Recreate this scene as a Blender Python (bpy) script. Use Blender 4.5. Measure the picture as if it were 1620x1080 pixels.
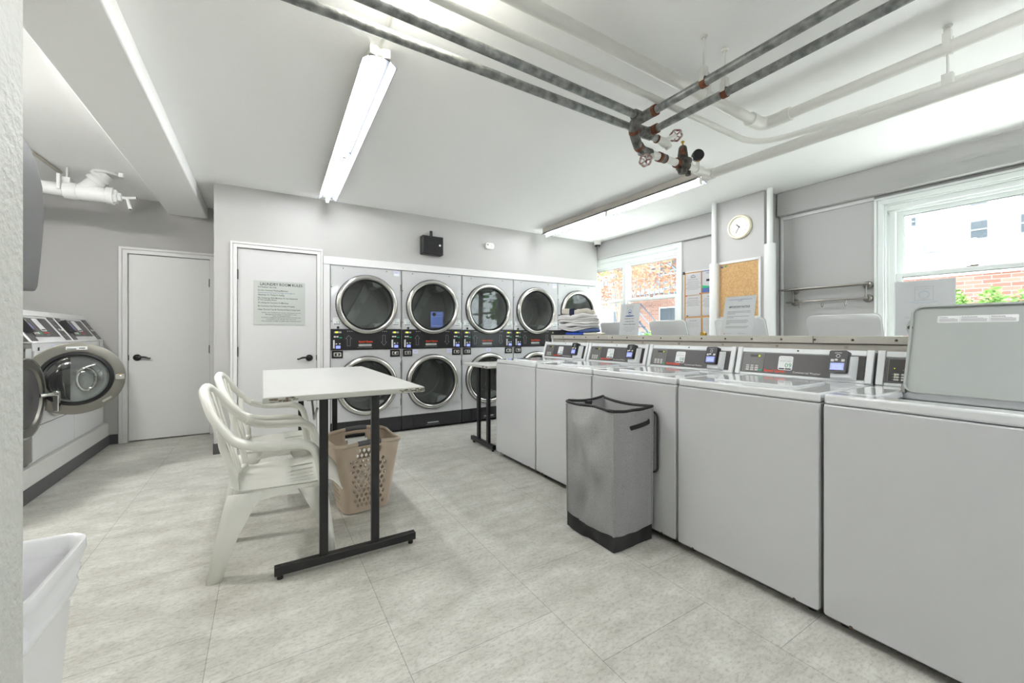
import bpy, bmesh, math, random
from mathutils import Vector, Matrix
random.seed(7)
for _o in list(bpy.data.objects): bpy.data.objects.remove(_o)
SC = bpy.context.scene
COL = SC.collection
PI = math.pi
R = math.radians

# ---------------------------------------------------------------- camera
CAM_H = 1.18
cd = bpy.data.cameras.new('camera'); cam = bpy.data.objects.new('camera', cd); COL.objects.link(cam)
cd.sensor_fit = 'HORIZONTAL'; cd.sensor_width = 36.0
cd.lens = 36.0 * 640.0 / 1620.0
cd.shift_y = -12.0 / 1620.0
cd.clip_start = 0.02; cd.clip_end = 200
cam.location = (0, 0, CAM_H)
cam.rotation_euler = (R(90), 0, -R(31.6))
SC.camera = cam

# ---------------------------------------------------------------- world, exposure
SC.view_settings.view_transform = 'Standard'
SC.view_settings.look = 'None'
SC.view_settings.gamma = 1.0
SC.view_settings.use_curve_mapping = False
SC.view_settings.exposure = 2.70
SC.render.engine = 'CYCLES'
SC.cycles.use_denoising = True
SC.cycles.max_bounces = 10
SC.cycles.diffuse_bounces = 6
SC.cycles.glossy_bounces = 5
SC.cycles.transparent_max_bounces = 12
SC.cycles.transmission_bounces = 6
SC.cycles.sample_clamp_indirect = 6.0
SC.cycles.caustics_reflective = False
SC.cycles.caustics_refractive = False
SKY_STRENGTH = 1.8
TUBE = 13.5
FILL_BACK = 24.0
FILL_LEFT = 26.0
DOME = 11.0
SUN = 3.0
w = bpy.data.worlds.new('overcast_sky'); SC.world = w; w.use_nodes = True
bg = w.node_tree.nodes['Background']
bg.inputs[0].default_value = (0.86, 0.94, 1.0, 1); bg.inputs[1].default_value = SKY_STRENGTH
sd = bpy.data.lights.new('sun', 'SUN'); sd.energy = SUN; sd.angle = R(12); sd.color = (1, .96, .9)
so = bpy.data.objects.new('sun', sd); COL.objects.link(so); so.rotation_euler = (R(4), R(20), 0)

# ---------------------------------------------------------------- materials
MATS = {}
def mat(name, col=(.8,.8,.8), rough=.5, metal=0.0, spec=.5, coat=0.0, emit=None, estr=0.0, bump=0.0, bscale=40.0, var=0.0, vscale=6.0, alpha=1.0, var2=None):
    m = bpy.data.materials.new(name); m.use_nodes = True
    nt = m.node_tree; b = nt.nodes['Principled BSDF']
    b.inputs['Base Color'].default_value = (*col, 1)
    b.inputs['Roughness'].default_value = rough
    b.inputs['Metallic'].default_value = metal
    b.inputs['Specular IOR Level'].default_value = spec
    b.inputs['Coat Weight'].default_value = coat
    b.inputs['Coat Roughness'].default_value = .08
    if emit:
        b.inputs['Emission Color'].default_value = (*emit, 1); b.inputs['Emission Strength'].default_value = estr
    tc = nt.nodes.new('ShaderNodeTexCoord')
    if var > 0 or var2:
        n = nt.nodes.new('ShaderNodeTexNoise'); n.inputs['Scale'].default_value = vscale; n.inputs['Detail'].default_value = 6
        nt.links.new(tc.outputs['Object'], n.inputs['Vector'])
        r = nt.nodes.new('ShaderNodeValToRGB')
        c2 = var2 if var2 else tuple(c*(1-var) for c in col)
        r.color_ramp.elements[0].position = .35; r.color_ramp.elements[0].color = (*c2, 1)
        r.color_ramp.elements[1].position = .62; r.color_ramp.elements[1].color = (*col, 1)
        nt.links.new(n.outputs['Fac'], r.inputs['Fac']); nt.links.new(r.outputs['Color'], b.inputs['Base Color'])
    if bump > 0:
        n2 = nt.nodes.new('ShaderNodeTexNoise'); n2.inputs['Scale'].default_value = bscale; n2.inputs['Detail'].default_value = 4
        nt.links.new(tc.outputs['Object'], n2.inputs['Vector'])
        bp = nt.nodes.new('ShaderNodeBump'); bp.inputs['Strength'].default_value = bump; bp.inputs['Distance'].default_value = .01
        nt.links.new(n2.outputs['Fac'], bp.inputs['Height']); nt.links.new(bp.outputs['Normal'], b.inputs['Normal'])
    MATS[name] = m
    return m
def glass_mat(name, tint=(1,1,1), f0=.06, gl_rough=.0, refl=(1,1,1)):
    m = bpy.data.materials.new(name); m.use_nodes = True; nt = m.node_tree
    for n in list(nt.nodes): nt.nodes.remove(n)
    out = nt.nodes.new('ShaderNodeOutputMaterial'); mx = nt.nodes.new('ShaderNodeMixShader')
    tr = nt.nodes.new('ShaderNodeBsdfTransparent'); tr.inputs[0].default_value = (*tint, 1)
    gl = nt.nodes.new('ShaderNodeBsdfGlossy'); gl.inputs[0].default_value = (*refl, 1); gl.inputs['Roughness'].default_value = gl_rough
    lw = nt.nodes.new('ShaderNodeLayerWeight'); lw.inputs[0].default_value = .25
    ma = nt.nodes.new('ShaderNodeMath'); ma.operation = 'MULTIPLY_ADD'; ma.inputs[1].default_value = .6; ma.inputs[2].default_value = f0
    nt.links.new(lw.outputs['Facing'], ma.inputs[0])
    pw = nt.nodes.new('ShaderNodeMath'); pw.operation = 'POWER'; pw.inputs[1].default_value = 3.0
    nt.links.new(lw.outputs['Facing'], pw.inputs[0]); nt.links.new(pw.outputs[0], ma.inputs[0])
    nt.links.new(ma.outputs[0], mx.inputs[0]); nt.links.new(tr.outputs[0], mx.inputs[1]); nt.links.new(gl.outputs[0], mx.inputs[2])
    nt.links.new(mx.outputs[0], out.inputs[0])
    MATS[name] = m; return m

mat('wall_paint', (.49,.487,.478), .55, bump=.12, bscale=90)
mat('pillar_paint', (.56,.57,.54), .42, bump=.5, bscale=70)
mat('ceiling_paint', (.94,.945,.94), .6, bump=.06, bscale=60)
mat('trim_white', (.74,.74,.74), .35)
mat('door_white', (.78,.79,.78), .4)
mat('door_white_bright', (.64,.64,.645), .4)
mat('base_grey', (.085,.085,.09), .45)
mat('plinth_paint', (.72,.72,.69), .5, bump=.4, bscale=25)
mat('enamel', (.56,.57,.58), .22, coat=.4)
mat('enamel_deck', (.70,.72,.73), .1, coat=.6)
mat('enamel_left', (.78,.79,.80), .25)
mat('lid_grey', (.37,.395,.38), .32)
mat('silver_plastic', (.74,.76,.77), .28)
mat('panel_grey', (.075,.07,.072), .38)
mat('panel_light', (.13,.125,.125), .4)
mat('panel_black', (.012,.012,.013), .3)
mat('black_plastic', (.01,.01,.011), .3)
mat('black_matte', (.015,.015,.016), .5)
mat('kick_black', (.018,.018,.02), .42, bump=.2, bscale=60)
mat('dark_gap', (.02,.02,.02), .8)
mat('red_print', (.75,.06,.015), .5)
mat('text_white', (.7,.7,.7), .5)
mat('text_grey', (.33,.33,.34), .5)
mat('text_black', (.02,.02,.022), .6)
mat('text_blue', (.08,.13,.35), .6)
mat('text_green', (.05,.25,.14), .5)
mat('green_key', (.01,.38,.16), .4)
mat('key_white', (.62,.62,.58), .4)
mat('led_yellow', (.7,.75,.0), .4, emit=(.75,.9,.02), estr=.3)
mat('screen_blue', (.12,.15,.5), .3, emit=(.30,.36,1.0), estr=.16)
mat('sticker_white', (.78,.80,.80), .4)
mat('sticker_pale', (.62,.64,.78), .4)
mat('paper', (.74,.74,.75), .5)
def _thin(m, k):
    nt = m.node_tree; b = nt.nodes['Principled BSDF']; out = nt.nodes['Material Output']
    t = nt.nodes.new('ShaderNodeBsdfTranslucent'); t.inputs[0].default_value = (.85,.85,.86,1)
    mx = nt.nodes.new('ShaderNodeMixShader'); mx.inputs[0].default_value = k
    nt.links.new(b.outputs[0], mx.inputs[1]); nt.links.new(t.outputs[0], mx.inputs[2]); nt.links.new(mx.outputs[0], out.inputs[0])
_thin(MATS['paper'], .4)
mat('paper_grey', (.50,.535,.505), .45)
mat('stainless', (.60,.59,.56), .22, metal=1.0)
mat('brushed_steel', (.27,.26,.235), .38, metal=1.0)
mat('stainless_dull', (.36,.35,.33), .4, metal=.85)
mat('chrome', (.72,.72,.70), .16, metal=1.0)
mat('nickel', (.34,.32,.29), .3, metal=1.0)
mat('gasket', (.008,.008,.009), .35)
mat('drum_metal', (.42,.43,.42), .45, metal=.1, var=.3, vscale=5)
mat('drum_dark', (.33,.335,.32), .5, metal=.1)
glass_mat('dryer_glass', (.80,.83,.82), .035)
glass_mat('washer_glass', (.75,.78,.78), .10)
glass_mat('window_glass', (.97,.99,.98), .03)
glass_mat('acrylic', (.97,.98,.98), .004, .35)
mat('laminate', (.575,.575,.56), .35, var=.03, vscale=14)
mat('laminate_edge', (.50,.51,.47), .45)
mat('chipboard', (.30,.26,.19), .9, var=.75, vscale=90, bump=.8, bscale=120)
mat('leg_black', (.012,.012,.013), .35)
mat('chair_plastic', (.82,.82,.765), .35)
mat('basket_plastic', (.56,.46,.36), .4)
mat('grip_grey', (.13,.13,.14), .5)
mat('hamper_fabric', (.37,.37,.372), .9, bump=.35, bscale=380, var=.34, vscale=330)
mat('hamper_inside', (.42,.42,.42), .8)
mat('bin_white', (.82,.82,.84), .3)
mat('bag_film', (.80,.81,.83), .25)
mat('dispenser_grey', (.115,.115,.12), .35)
mat('pipe_white', (.74,.74,.70), .4)
mat('pipe_white_clean', (.80,.81,.80), .4)
mat('galvanized', (.17,.18,.18), .42, metal=.65, var2=(.36,.37,.36), vscale=24, bump=.3, bscale=60)
mat('galvanized_fitting', (.20,.20,.19), .5, metal=.45, var2=(.07,.065,.06), vscale=30, bump=.3, bscale=60)
mat('rust', (.20,.06,.025), .8, var2=(.07,.03,.02), vscale=50)
mat('valve_bronze', (.10,.09,.075), .5, metal=.5, var=.5, vscale=40)
mat('valve_red', (.16,.02,.02), .5, var2=(.45,.42,.38), vscale=60)
mat('tube_light', (1,1,1), .5, emit=(.95,.975,1), estr=TUBE)
mat('tube_fill', (1,1,1), .5, emit=(.95,.975,1), estr=FILL_BACK)
mat('dome_fill', (1,1,1), .5, emit=(1,.985,.95), estr=FILL_LEFT)
mat('dome_light', (1,1,1), .5, emit=(1,.96,.86), estr=DOME)
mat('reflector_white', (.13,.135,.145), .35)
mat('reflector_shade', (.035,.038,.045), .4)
mat('fixture_body', (.52,.49,.44), .5)
mat('fixture_white', (.75,.74,.70), .5)
mat('cork', (.62,.40,.19), .9, var2=(.50,.30,.13), vscale=60, bump=.3, bscale=150)
mat('cork_dark', (.50,.28,.11), .9)
mat('clock_cream', (.82,.77,.58), .35)
mat('clock_face', (.84,.83,.76), .4)
mat('counter_steel', (.50,.48,.43), .45, metal=.15, var=.08, vscale=5)
mat('screw_dark', (.09,.05,.03), .6)
mat('cloth_white', (.66,.65,.65), .9, bump=.4, bscale=120)
mat('cloth_cream', (.60,.57,.50), .9, bump=.4, bscale=120)
mat('cloth_black', (.012,.013,.018), .9)
mat('cloth_navy', (.012,.018,.05), .85)
mat('cloth_blue', (.02,.07,.45), .8)
mat('cloth_teal', (.01,.09,.17), .8)
mat('cloth_slate', (.10,.16,.36), .85)
mat('brass', (.45,.28,.05), .35, metal=.8)
mat('sash_white', (.80,.84,.82), .35)
mat('sash_line', (.30,.32,.31), .5)
mat('lock_dark', (.10,.07,.05), .5)
mat('detector_white', (.84,.84,.80), .4)
mat('leaf_maple', (.19,.075,.045), .8, var2=(.17,.11,.05), vscale=1.4)
mat('leaf_green', (.07,.17,.03), .8, var2=(.16,.28,.06), vscale=2.5)
mat('leaf_dark', (.06,.17,.05), .8, var2=(.14,.30,.08), vscale=2.0)
mat('bark', (.18,.13,.10), .9)
mat('render_white', (.85,.85,.84), .8)
mat('stone_trim', (.55,.53,.50), .8)
mat('outside_glass', (.05,.06,.07), .8)
mat('iron', (.10,.13,.17), .6)
mat('duct_grey', (.16,.17,.19), .6)
mat('bounce_ground', (.72,.72,.70), .95, var=.25, vscale=.8)  # pale concrete ground, lightened to bounce daylight onto the ceiling

def brick_mat(name, c1, c2, mortar, scale=1.0):
    m = bpy.data.materials.new(name); m.use_nodes = True; nt = m.node_tree; b = nt.nodes['Principled BSDF']
    b.inputs['Roughness'].default_value = .9
    tc = nt.nodes.new('ShaderNodeTexCoord'); sp = nt.nodes.new('ShaderNodeSeparateXYZ'); cb = nt.nodes.new('ShaderNodeCombineXYZ')
    ad = nt.nodes.new('ShaderNodeMath'); ad.operation = 'ADD'
    nt.links.new(tc.outputs['Object'], sp.inputs[0]); nt.links.new(sp.outputs[0], ad.inputs[0]); nt.links.new(sp.outputs[1], ad.inputs[1])
    nt.links.new(ad.outputs[0], cb.inputs[0]); nt.links.new(sp.outputs[2], cb.inputs[1])
    br = nt.nodes.new('ShaderNodeTexBrick'); nt.links.new(cb.outputs[0], br.inputs['Vector'])
    br.inputs['Color1'].default_value = (*c1,1); br.inputs['Color2'].default_value = (*c2,1); br.inputs['Mortar'].default_value = (*mortar,1)
    br.inputs['Scale'].default_value = scale; br.inputs['Brick Width'].default_value = .24; br.inputs['Row Height'].default_value = .08
    br.inputs['Mortar Size'].default_value = .006
    nt.links.new(br.outputs['Color'], b.inputs['Base Color']); MATS[name] = m
brick_mat('brick_red', (.15,.052,.038), (.22,.105,.08), (.22,.19,.17))
brick_mat('brick_pink', (.26,.125,.09), (.32,.18,.14), (.30,.26,.23))

def floor_mat():
    m = bpy.data.materials.new('vinyl_floor'); m.use_nodes = True; nt = m.node_tree; b = nt.nodes['Principled BSDF']
    b.inputs['Roughness'].default_value = .42; b.inputs['Specular IOR Level'].default_value = .4
    tc = nt.nodes.new('ShaderNodeTexCoord'); sp = nt.nodes.new('ShaderNodeSeparateXYZ'); cb = nt.nodes.new('ShaderNodeCombineXYZ')
    nt.links.new(tc.outputs['Object'], sp.inputs[0])
    ax = nt.nodes.new('ShaderNodeMath'); ax.operation='ADD'; ax.inputs[1].default_value = -1.655 + .61*10
    ay = nt.nodes.new('ShaderNodeMath'); ay.operation='ADD'; ay.inputs[1].default_value = -1.07 + .61*11
    nt.links.new(sp.outputs[0], ax.inputs[0]); nt.links.new(sp.outputs[1], ay.inputs[0])
    nt.links.new(ay.outputs[0], cb.inputs[0]); nt.links.new(ax.outputs[0], cb.inputs[1])
    br = nt.nodes.new('ShaderNodeTexBrick'); nt.links.new(cb.outputs[0], br.inputs['Vector'])
    br.offset = .5; br.offset_frequency = 2; br.inputs['Scale'].default_value = 1
    br.inputs['Brick Width'].default_value = .61; br.inputs['Row Height'].default_value = .61
    br.inputs['Mortar Size'].default_value = .0014; br.inputs['Mortar Smooth'].default_value = 0; br.inputs['Bias'].default_value = 0
    br.inputs['Color1'].default_value = (1,1,1,1); br.inputs['Color2'].default_value = (.95,.95,.95,1); br.inputs['Mortar'].default_value = (.55,.55,.55,1)
    mp = nt.nodes.new('ShaderNodeMapping'); mp.inputs['Scale'].default_value = (1.0, 2.0, 1); nt.links.new(tc.outputs['Object'], mp.inputs[0])
    n1 = nt.nodes.new('ShaderNodeTexNoise'); n1.inputs['Scale'].default_value = 4.0; n1.inputs['Detail'].default_value = 12; n1.inputs['Roughness'].default_value = .72
    nt.links.new(mp.outputs[0], n1.inputs['Vector'])
    r1 = nt.nodes.new('ShaderNodeValToRGB'); e = r1.color_ramp.elements
    e[0].position = .36; e[0].color = (.47,.46,.415,1); e[1].position = .66; e[1].color = (.68,.675,.63,1)
    nt.links.new(n1.outputs['Fac'], r1.inputs['Fac'])
    mp2 = nt.nodes.new('ShaderNodeMapping'); mp2.inputs['Scale'].default_value = (14, 26, 1); nt.links.new(tc.outputs['Object'], mp2.inputs[0])
    n2 = nt.nodes.new('ShaderNodeTexNoise'); n2.inputs['Scale'].default_value = 3; n2.inputs['Detail'].default_value = 8; n2.inputs['Roughness'].default_value = .75
    nt.links.new(mp2.outputs[0], n2.inputs['Vector'])
    r2 = nt.nodes.new('ShaderNodeValToRGB'); e = r2.color_ramp.elements
    e[0].position = .33; e[0].color = (.50,.50,.49,1); e[1].position = .52; e[1].color = (1,1,1,1)
    nt.links.new(n2.outputs['Fac'], r2.inputs['Fac'])
    m1 = nt.nodes.new('ShaderNodeMixRGB'); m1.blend_type='MULTIPLY'; m1.inputs[0].default_value = .7
    nt.links.new(r1.outputs[0], m1.inputs[1]); nt.links.new(r2.outputs[0], m1.inputs[2])
    m2 = nt.nodes.new('ShaderNodeMixRGB'); m2.blend_type='MULTIPLY'; m2.inputs[0].default_value = 1
    nt.links.new(m1.outputs[0], m2.inputs[1]); nt.links.new(br.outputs['Color'], m2.inputs[2])
    nt.links.new(m2.outputs[0], b.inputs['Base Color']); MATS['vinyl_floor'] = m
floor_mat()

# ---------------------------------------------------------------- mesh helpers
class Fr:
    """a frame on a surface: a to the viewer's right, b up, c out of the surface"""
    def __init__(s, o, r, u):
        s.o = Vector(o); s.r = Vector(r).normalized(); s.u = Vector(u).normalized(); s.n = s.r.cross(s.u).normalized()
    def p(s, a, b, c=0.0): return s.o + s.r*a + s.u*b + s.n*c
    def sub(s, a, b, c=0.0, rot=0.0):
        ca, sa = math.cos(rot), math.sin(rot)
        return Fr(s.p(a,b,c), s.r*ca + s.u*sa, -s.r*sa + s.u*ca)
WF = Fr((0,0,0), (1,0,0), (0,1,0))
_TXT = {}
def text_mesh(s, bold=0.0, shear=0.0):
    k = (s, bold, shear)
    if k not in _TXT:
        c = bpy.data.curves.new('lettering', 'FONT'); c.body = s; c.size = 1; c.resolution_u = 2; c.offset = bold; c.shear = shear
        o = bpy.data.objects.new('lettering', c); COL.objects.link(o)
        dg = bpy.context.evaluated_depsgraph_get(); dg.update()
        me = bpy.data.meshes.new_from_object(o.evaluated_get(dg))
        vs = [v.co.copy() for v in me.vertices]; fs = [list(p.vertices) for p in me.polygons]
        xs = [v.x for v in vs] or [0]
        _TXT[k] = (vs, fs, min(xs), max(xs))
        bpy.data.objects.remove(o); bpy.data.curves.remove(c); bpy.data.meshes.remove(me)
    return _TXT[k]
class MB:
    def __init__(s, m=None): s.v = []; s.f = []; s.fm = []; s.m = []; s.cur = 0; s.use(m or 'enamel')
    def use(s, m):
        if m not in s.m: s.m.append(m)
        s.cur = s.m.index(m); return s
    def add(s, vs, fs):
        b = len(s.v); s.v += [tuple(v) for v in vs]
        for f in fs: s.f.append([i+b for i in f]); s.fm.append(s.cur)
        return s
    def box(s, x0, x1, y0, y1, z0, z1): return s.fbox(Fr((0,0,0),(1,0,0),(0,1,0)), x0, x1, y0, y1, z0, z1)
    def fbox(s, F, a0, a1, b0, b1, c0, c1):
        if a0>a1: a0,a1=a1,a0
        if b0>b1: b0,b1=b1,b0
        if c0>c1: c0,c1=c1,c0
        P = [F.p(a,b,c) for c in (c0,c1) for a,b in ((a0,b0),(a1,b0),(a1,b1),(a0,b1))]
        return s.add(P, [(3,2,1,0),(4,5,6,7),(0,1,5,4),(1,2,6,5),(2,3,7,6),(3,0,4,7)])
    def hexa(s, lo, hi):
        return s.add(list(lo)+list(hi), [(3,2,1,0),(4,5,6,7),(0,1,5,4),(1,2,6,5),(2,3,7,6),(3,0,4,7)])
    def quad(s, F, a0, a1, b0, b1, c=0.0): return s.add([F.p(a0,b0,c),F.p(a1,b0,c),F.p(a1,b1,c),F.p(a0,b1,c)], [(0,1,2,3)])
    def poly(s, F, pts, c0, c1=None):
        n = len(pts)
        if c1 is None: return s.add([F.p(a,b,c0) for a,b in pts], [tuple(range(n))])
        return s.add([F.p(a,b,c0) for a,b in pts]+[F.p(a,b,c1) for a,b in pts],
                     [tuple(range(n))[::-1], tuple(range(n,2*n))]+[(i,(i+1)%n,(i+1)%n+n,i+n) for i in range(n)])
    def rr(s, F, a0, a1, b0, b1, r, c0, c1, k=4):
        return s.poly(F, rrect(a0,a1,b0,b1,r,k), c0, c1)
    def lathe(s, F, prof, n=32, cap0=False, cap1=False):
        vs = []; fs = []
        for (r, c) in prof:
            for i in range(n):
                t = 2*PI*i/n; vs.append(F.p(r*math.cos(t), r*math.sin(t), c))
        m = len(prof)
        for j in range(m-1):
            for i in range(n):
                i2 = (i+1)%n; fs.append((j*n+i, j*n+i2, (j+1)*n+i2, (j+1)*n+i))
        if cap0: fs.append(tuple(range(n))[::-1])
        if cap1: fs.append(tuple((m-1)*n+i for i in range(n)))
        return s.add(vs, fs)
    def cyl(s, p0, p1, r0, r1=None, n=16, caps=True):
        r1 = r0 if r1 is None else r1
        d = Vector(p1)-Vector(p0); a = Vector((0,0,1)) if abs(d.normalized().z) < .9 else Vector((1,0,0))
        x = d.cross(a).normalized(); y = d.cross(x).normalized()
        F = Fr(p0, x, -y) if x.cross(-y).dot(d) > 0 else Fr(p0, x, y)
        return s.lathe(F, [(r0,0),(r1,d.length)], n, caps, caps)
    def tube(s, pts, r, n=10, flat=1.0, up=None, caps=True):
        pts = [Vector(p) for p in pts]; m = len(pts); rs = r if isinstance(r, (list,tuple)) else [r]*m
        vs = []; prev = None
        for i, p in enumerate(pts):
            t = (pts[min(i+1,m-1)]-pts[max(i-1,0)]).normalized()
            if up is not None:
                x = Vector(up) - t*Vector(up).dot(t)
                x = x.normalized() if x.length > 1e-4 else (prev or Vector((1,0,0)))
            elif prev is None:
                a = Vector((0,0,1)) if abs(t.z) < .9 else Vector((1,0,0)); x = t.cross(a).normalized()
            else:
                x = (prev - t*prev.dot(t)).normalized()
            prev = x; y = t.cross(x)
            for k in range(n):
                q = 2*PI*k/n; vs.append(p + x*math.cos(q)*rs[i]*flat + y*math.sin(q)*rs[i])
        fs = []
        for i in range(m-1):
            for k in range(n):
                k2 = (k+1)%n; fs.append((i*n+k, i*n+k2, (i+1)*n+k2, (i+1)*n+k))
        if caps: fs.append(tuple(range(n))[::-1]); fs.append(tuple((m-1)*n+k for k in range(n)))
        return s.add(vs, fs)
    def hole_panel(s, F, a0, a1, b0, b1, c, ca, cb, r, n=48):
        """flat panel with a round hole"""
        vs = []; fs = []
        for i in range(n):
            t = 2*PI*i/n; dx, dy = math.cos(t), math.sin(t)
            k = min((a1-ca)/dx if dx > 1e-9 else ((a0-ca)/dx if dx < -1e-9 else 1e9), (b1-cb)/dy if dy > 1e-9 else ((b0-cb)/dy if dy < -1e-9 else 1e9))
            vs.append(F.p(ca+dx*r, cb+dy*r, c)); vs.append(F.p(ca+dx*k, cb+dy*k, c))
        for i in range(n):
            j = (i+1)%n; fs.append((2*i, 2*i+1, 2*j+1, 2*j))
        for (ca_, cb_) in ((a0,b0),(a1,b0),(a1,b1),(a0,b1)):
            t = math.atan2(cb_-cb, ca_-ca) % (2*PI); i = int(t/(2*PI)*n); j = (i+1)%n
            vs.append(F.p(ca_, cb_, c)); fs.append((2*i+1, len(vs)-1, 2*j+1))
        return s.add(vs, fs)
    def text(s, F, a, b, size, st, align='C', c=.0006, bold=0.0, shear=0.0, width=None):
        vs, fs, x0, x1 = text_mesh(st, bold, shear)
        if not vs: return s
        sx = size if width is None else width/max(x1-x0, 1e-6)
        off = {'L': -x0, 'C': -(x0+x1)/2, 'R': -x1}[align]
        return s.add([F.p(a+(v.x+off)*sx, b+v.y*size, c) for v in vs], fs)
    def build(s, name, parent=None, bevel=0.0, seg=2, smooth=35, solid=0.0, sub=0, label=None, kind=None, merge=0.0):
        me = bpy.data.meshes.new(name); me.from_pydata([tuple(v) for v in s.v], [], s.f)
        for m in s.m: me.materials.append(MATS[m])
        me.polygons.foreach_set('material_index', s.fm)
        me.validate(); me.update()
        if merge:
            bm = bmesh.new(); bm.from_mesh(me); bmesh.ops.remove_doubles(bm, verts=bm.verts, dist=merge); bm.to_mesh(me); bm.free()
        if smooth:
            me.polygons.foreach_set('use_smooth', [True]*len(me.polygons)); me.set_sharp_from_angle(angle=R(smooth))
        o = bpy.data.objects.new(name, me); COL.objects.link(o)
        if parent: o.parent = parent
        if solid: q = o.modifiers.new('thickness','SOLIDIFY'); q.thickness = solid; q.offset = 0
        if sub: q = o.modifiers.new('smooth','SUBSURF'); q.levels = sub; q.render_levels = sub
        if bevel:
            q = o.modifiers.new('edges','BEVEL'); q.width = bevel; q.segments = seg; q.limit_method = 'ANGLE'; q.angle_limit = R(40); q.harden_normals = False
        if label: o['label'] = label
        if kind: o['kind'] = kind
        return o
def rrect(a0,a1,b0,b1,r,k=4):
    pts = []
    for (ca,cb,t0) in ((a1-r,b0+r,-90),(a1-r,b1-r,0),(a0+r,b1-r,90),(a0+r,b0+r,180)):
        for i in range(k+1):
            t = R(t0+90*i/k); pts.append((ca+r*math.cos(t), cb+r*math.sin(t)))
    return pts
def thing(name, label, cat, loc=(0,0,0), rz=0.0, group=None):
    o = bpy.data.objects.new(name, None); o.empty_display_size = .05; COL.objects.link(o)
    o.location = loc; o.rotation_euler = (0,0,rz)
    return tag(o, label, cat, group)
def tag(o, label, cat, group=None):
    o['label'] = label; o['category'] = cat
    if group: o['group'] = group
    return o
def struct(o): o['kind'] = 'structure'; return o
def kids(o): return [c for c in COL.objects if c.parent == o]
def dup(src, loc, rz=None, label=None, group=None, skip=()):
    r = src.copy(); COL.objects.link(r); r.location = loc
    if rz is not None: r.rotation_euler = (0,0,rz)
    if label: r['label'] = label
    if group: r['group'] = group
    for ch in kids(src):
        if ch.name.split('.')[0] in skip: continue
        c = ch.copy(); COL.objects.link(c); c.parent = r
        for g in kids(ch):
            d = g.copy(); COL.objects.link(d); d.parent = c
    return r
def bez(pts, n=8):
    """smooth curve through points (Catmull-Rom)"""
    P = [Vector(p) for p in pts]; P = [P[0]*2-P[1]] + P + [P[-1]*2-P[-2]]; out = []
    for i in range(1, len(P)-2):
        for k in range(n):
            t = k/n; a,b,c,d = P[i-1],P[i],P[i+1],P[i+2]
            out.append(.5*((2*b)+(c-a)*t+(2*a-5*b+4*c-d)*t*t+(3*b-a-3*c+d)*t**3))
    out.append(P[-2]); return out
FX = Fr((0,0,0),(1,0,0),(0,0,1))       # faces -y
CEIL = 2.662

# ================================================================ ROOM
m = MB('vinyl_floor'); m.box(-2.4,4.95,-2.6,6.05,-.06,0); struct(m.build('floor', smooth=0))
m = MB('ceiling_paint'); m.box(-2.4,4.95,-2.6,6.05,CEIL,CEIL+.1); struct(m.build('ceiling', smooth=0))
# boxed beam with a rounded shoulder
m = MB('ceiling_paint'); m.box(-.909,-.553,1.04,5.93,2.53,CEIL)
struct(m.build('trim_1', bevel=.012, seg=3))
# wall behind the dryers (with the door beside them)
m = MB('wall_paint')
m.box(-.41,-.232,4.9,5.0,0,CEIL); m.box(-.232,.512,4.9,5.0,2.06,CEIL); m.box(.512,.60,4.9,5.0,0,CEIL)
m.box(.60,4.65,4.9,5.0,1.96,CEIL); m.box(-.41,-.31,5.0,5.93,0,CEIL)
struct(m.build('wall_dryers', smooth=0))
m = MB('wall_paint')
m.box(-2.4,-1.262,5.93,6.05,0,CEIL); m.box(-1.262,-.525,5.93,6.05,2.07,CEIL); m.box(-.525,4.95,5.93,6.05,0,CEIL); m.box(-1.3,-.5,6.0,6.05,0,2.1)  # last box is an unseen slab added behind the door to block outside light
struct(m.build('wall_far', smooth=0))
m = MB('wall_paint'); m.box(-2.4,-2.3,-2.6,5.93,0,CEIL); struct(m.build('wall_left', smooth=0))
m = MB('wall_paint'); m.box(-2.3,4.95,-2.6,-2.5,0,CEIL); struct(m.build('wall_back', smooth=0))
m = MB('pillar_paint'); m.box(-2.3,-.352,.62,1.04,0,CEIL); struct(m.build('wall_partition', bevel=.006))
# window wall : recessed wall x=4.72, glass about x=4.80, beam above
W1 = (3.43,5.25); W2 = (-.62,1.335); ZT = 2.33; ZB = .93
m = MB('wall_paint')
m.box(4.72,4.95,W1[1],5.93,0,CEIL); m.box(4.72,4.95,W2[1],W1[0],0,CEIL); m.box(4.72,4.95,-2.5,W2[0],0,CEIL)
for a,b in (W1,W2): m.box(4.72,4.95,a,b,ZT,CEIL); m.box(4.72,4.95,a,b,0,ZB)
struct(m.build('wall_right', smooth=0))
m = MB('wall_paint'); m.box(4.65,4.72,2.73,4.9,2.395,CEIL); m.box(4.63,4.72,-2.5,2.18,2.42,CEIL)
struct(m.build('trim_2', bevel=.008))
m = MB('wall_paint'); m.box(4.40,4.72,2.19,2.732,0,CEIL); struct(m.build('wall_column', bevel=.005))
# panel mouldings round the recess between column and window
m = MB('trim_white'); m.box(4.70,4.72,2.150,2.176,.9,2.42); m.box(4.70,4.72,1.40,2.15,2.385,2.42)
struct(m.build('trim_3', bevel=.004))
# closet side of dryer recess
m = MB('trim_white'); m.box(.565,.629,4.87,4.93,0,1.95); m.box(4.588,4.70,4.862,4.93,0,1.95)
struct(m.build('trim_4', smooth=0))
m = MB('trim_white'); m.box(.563,4.72,4.862,4.9,1.95,2.037)
struct(m.build('trim_5', bevel=.004))

# baseboards
def base(name, *boxes):
    m = MB('base_grey')
    for b in boxes: m.box(*b, 0, .105)
    struct(m.build(name, bevel=.004))
base('baseboard_dryers', (-.418,-.285,4.892,4.9), (-.418,-.41,4.892,5.93))
base('baseboard_far', (-1.40,-1.33,5.922,5.93))
base('baseboard_left', (-1.40,-1.392,1.04,5.93))

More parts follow.
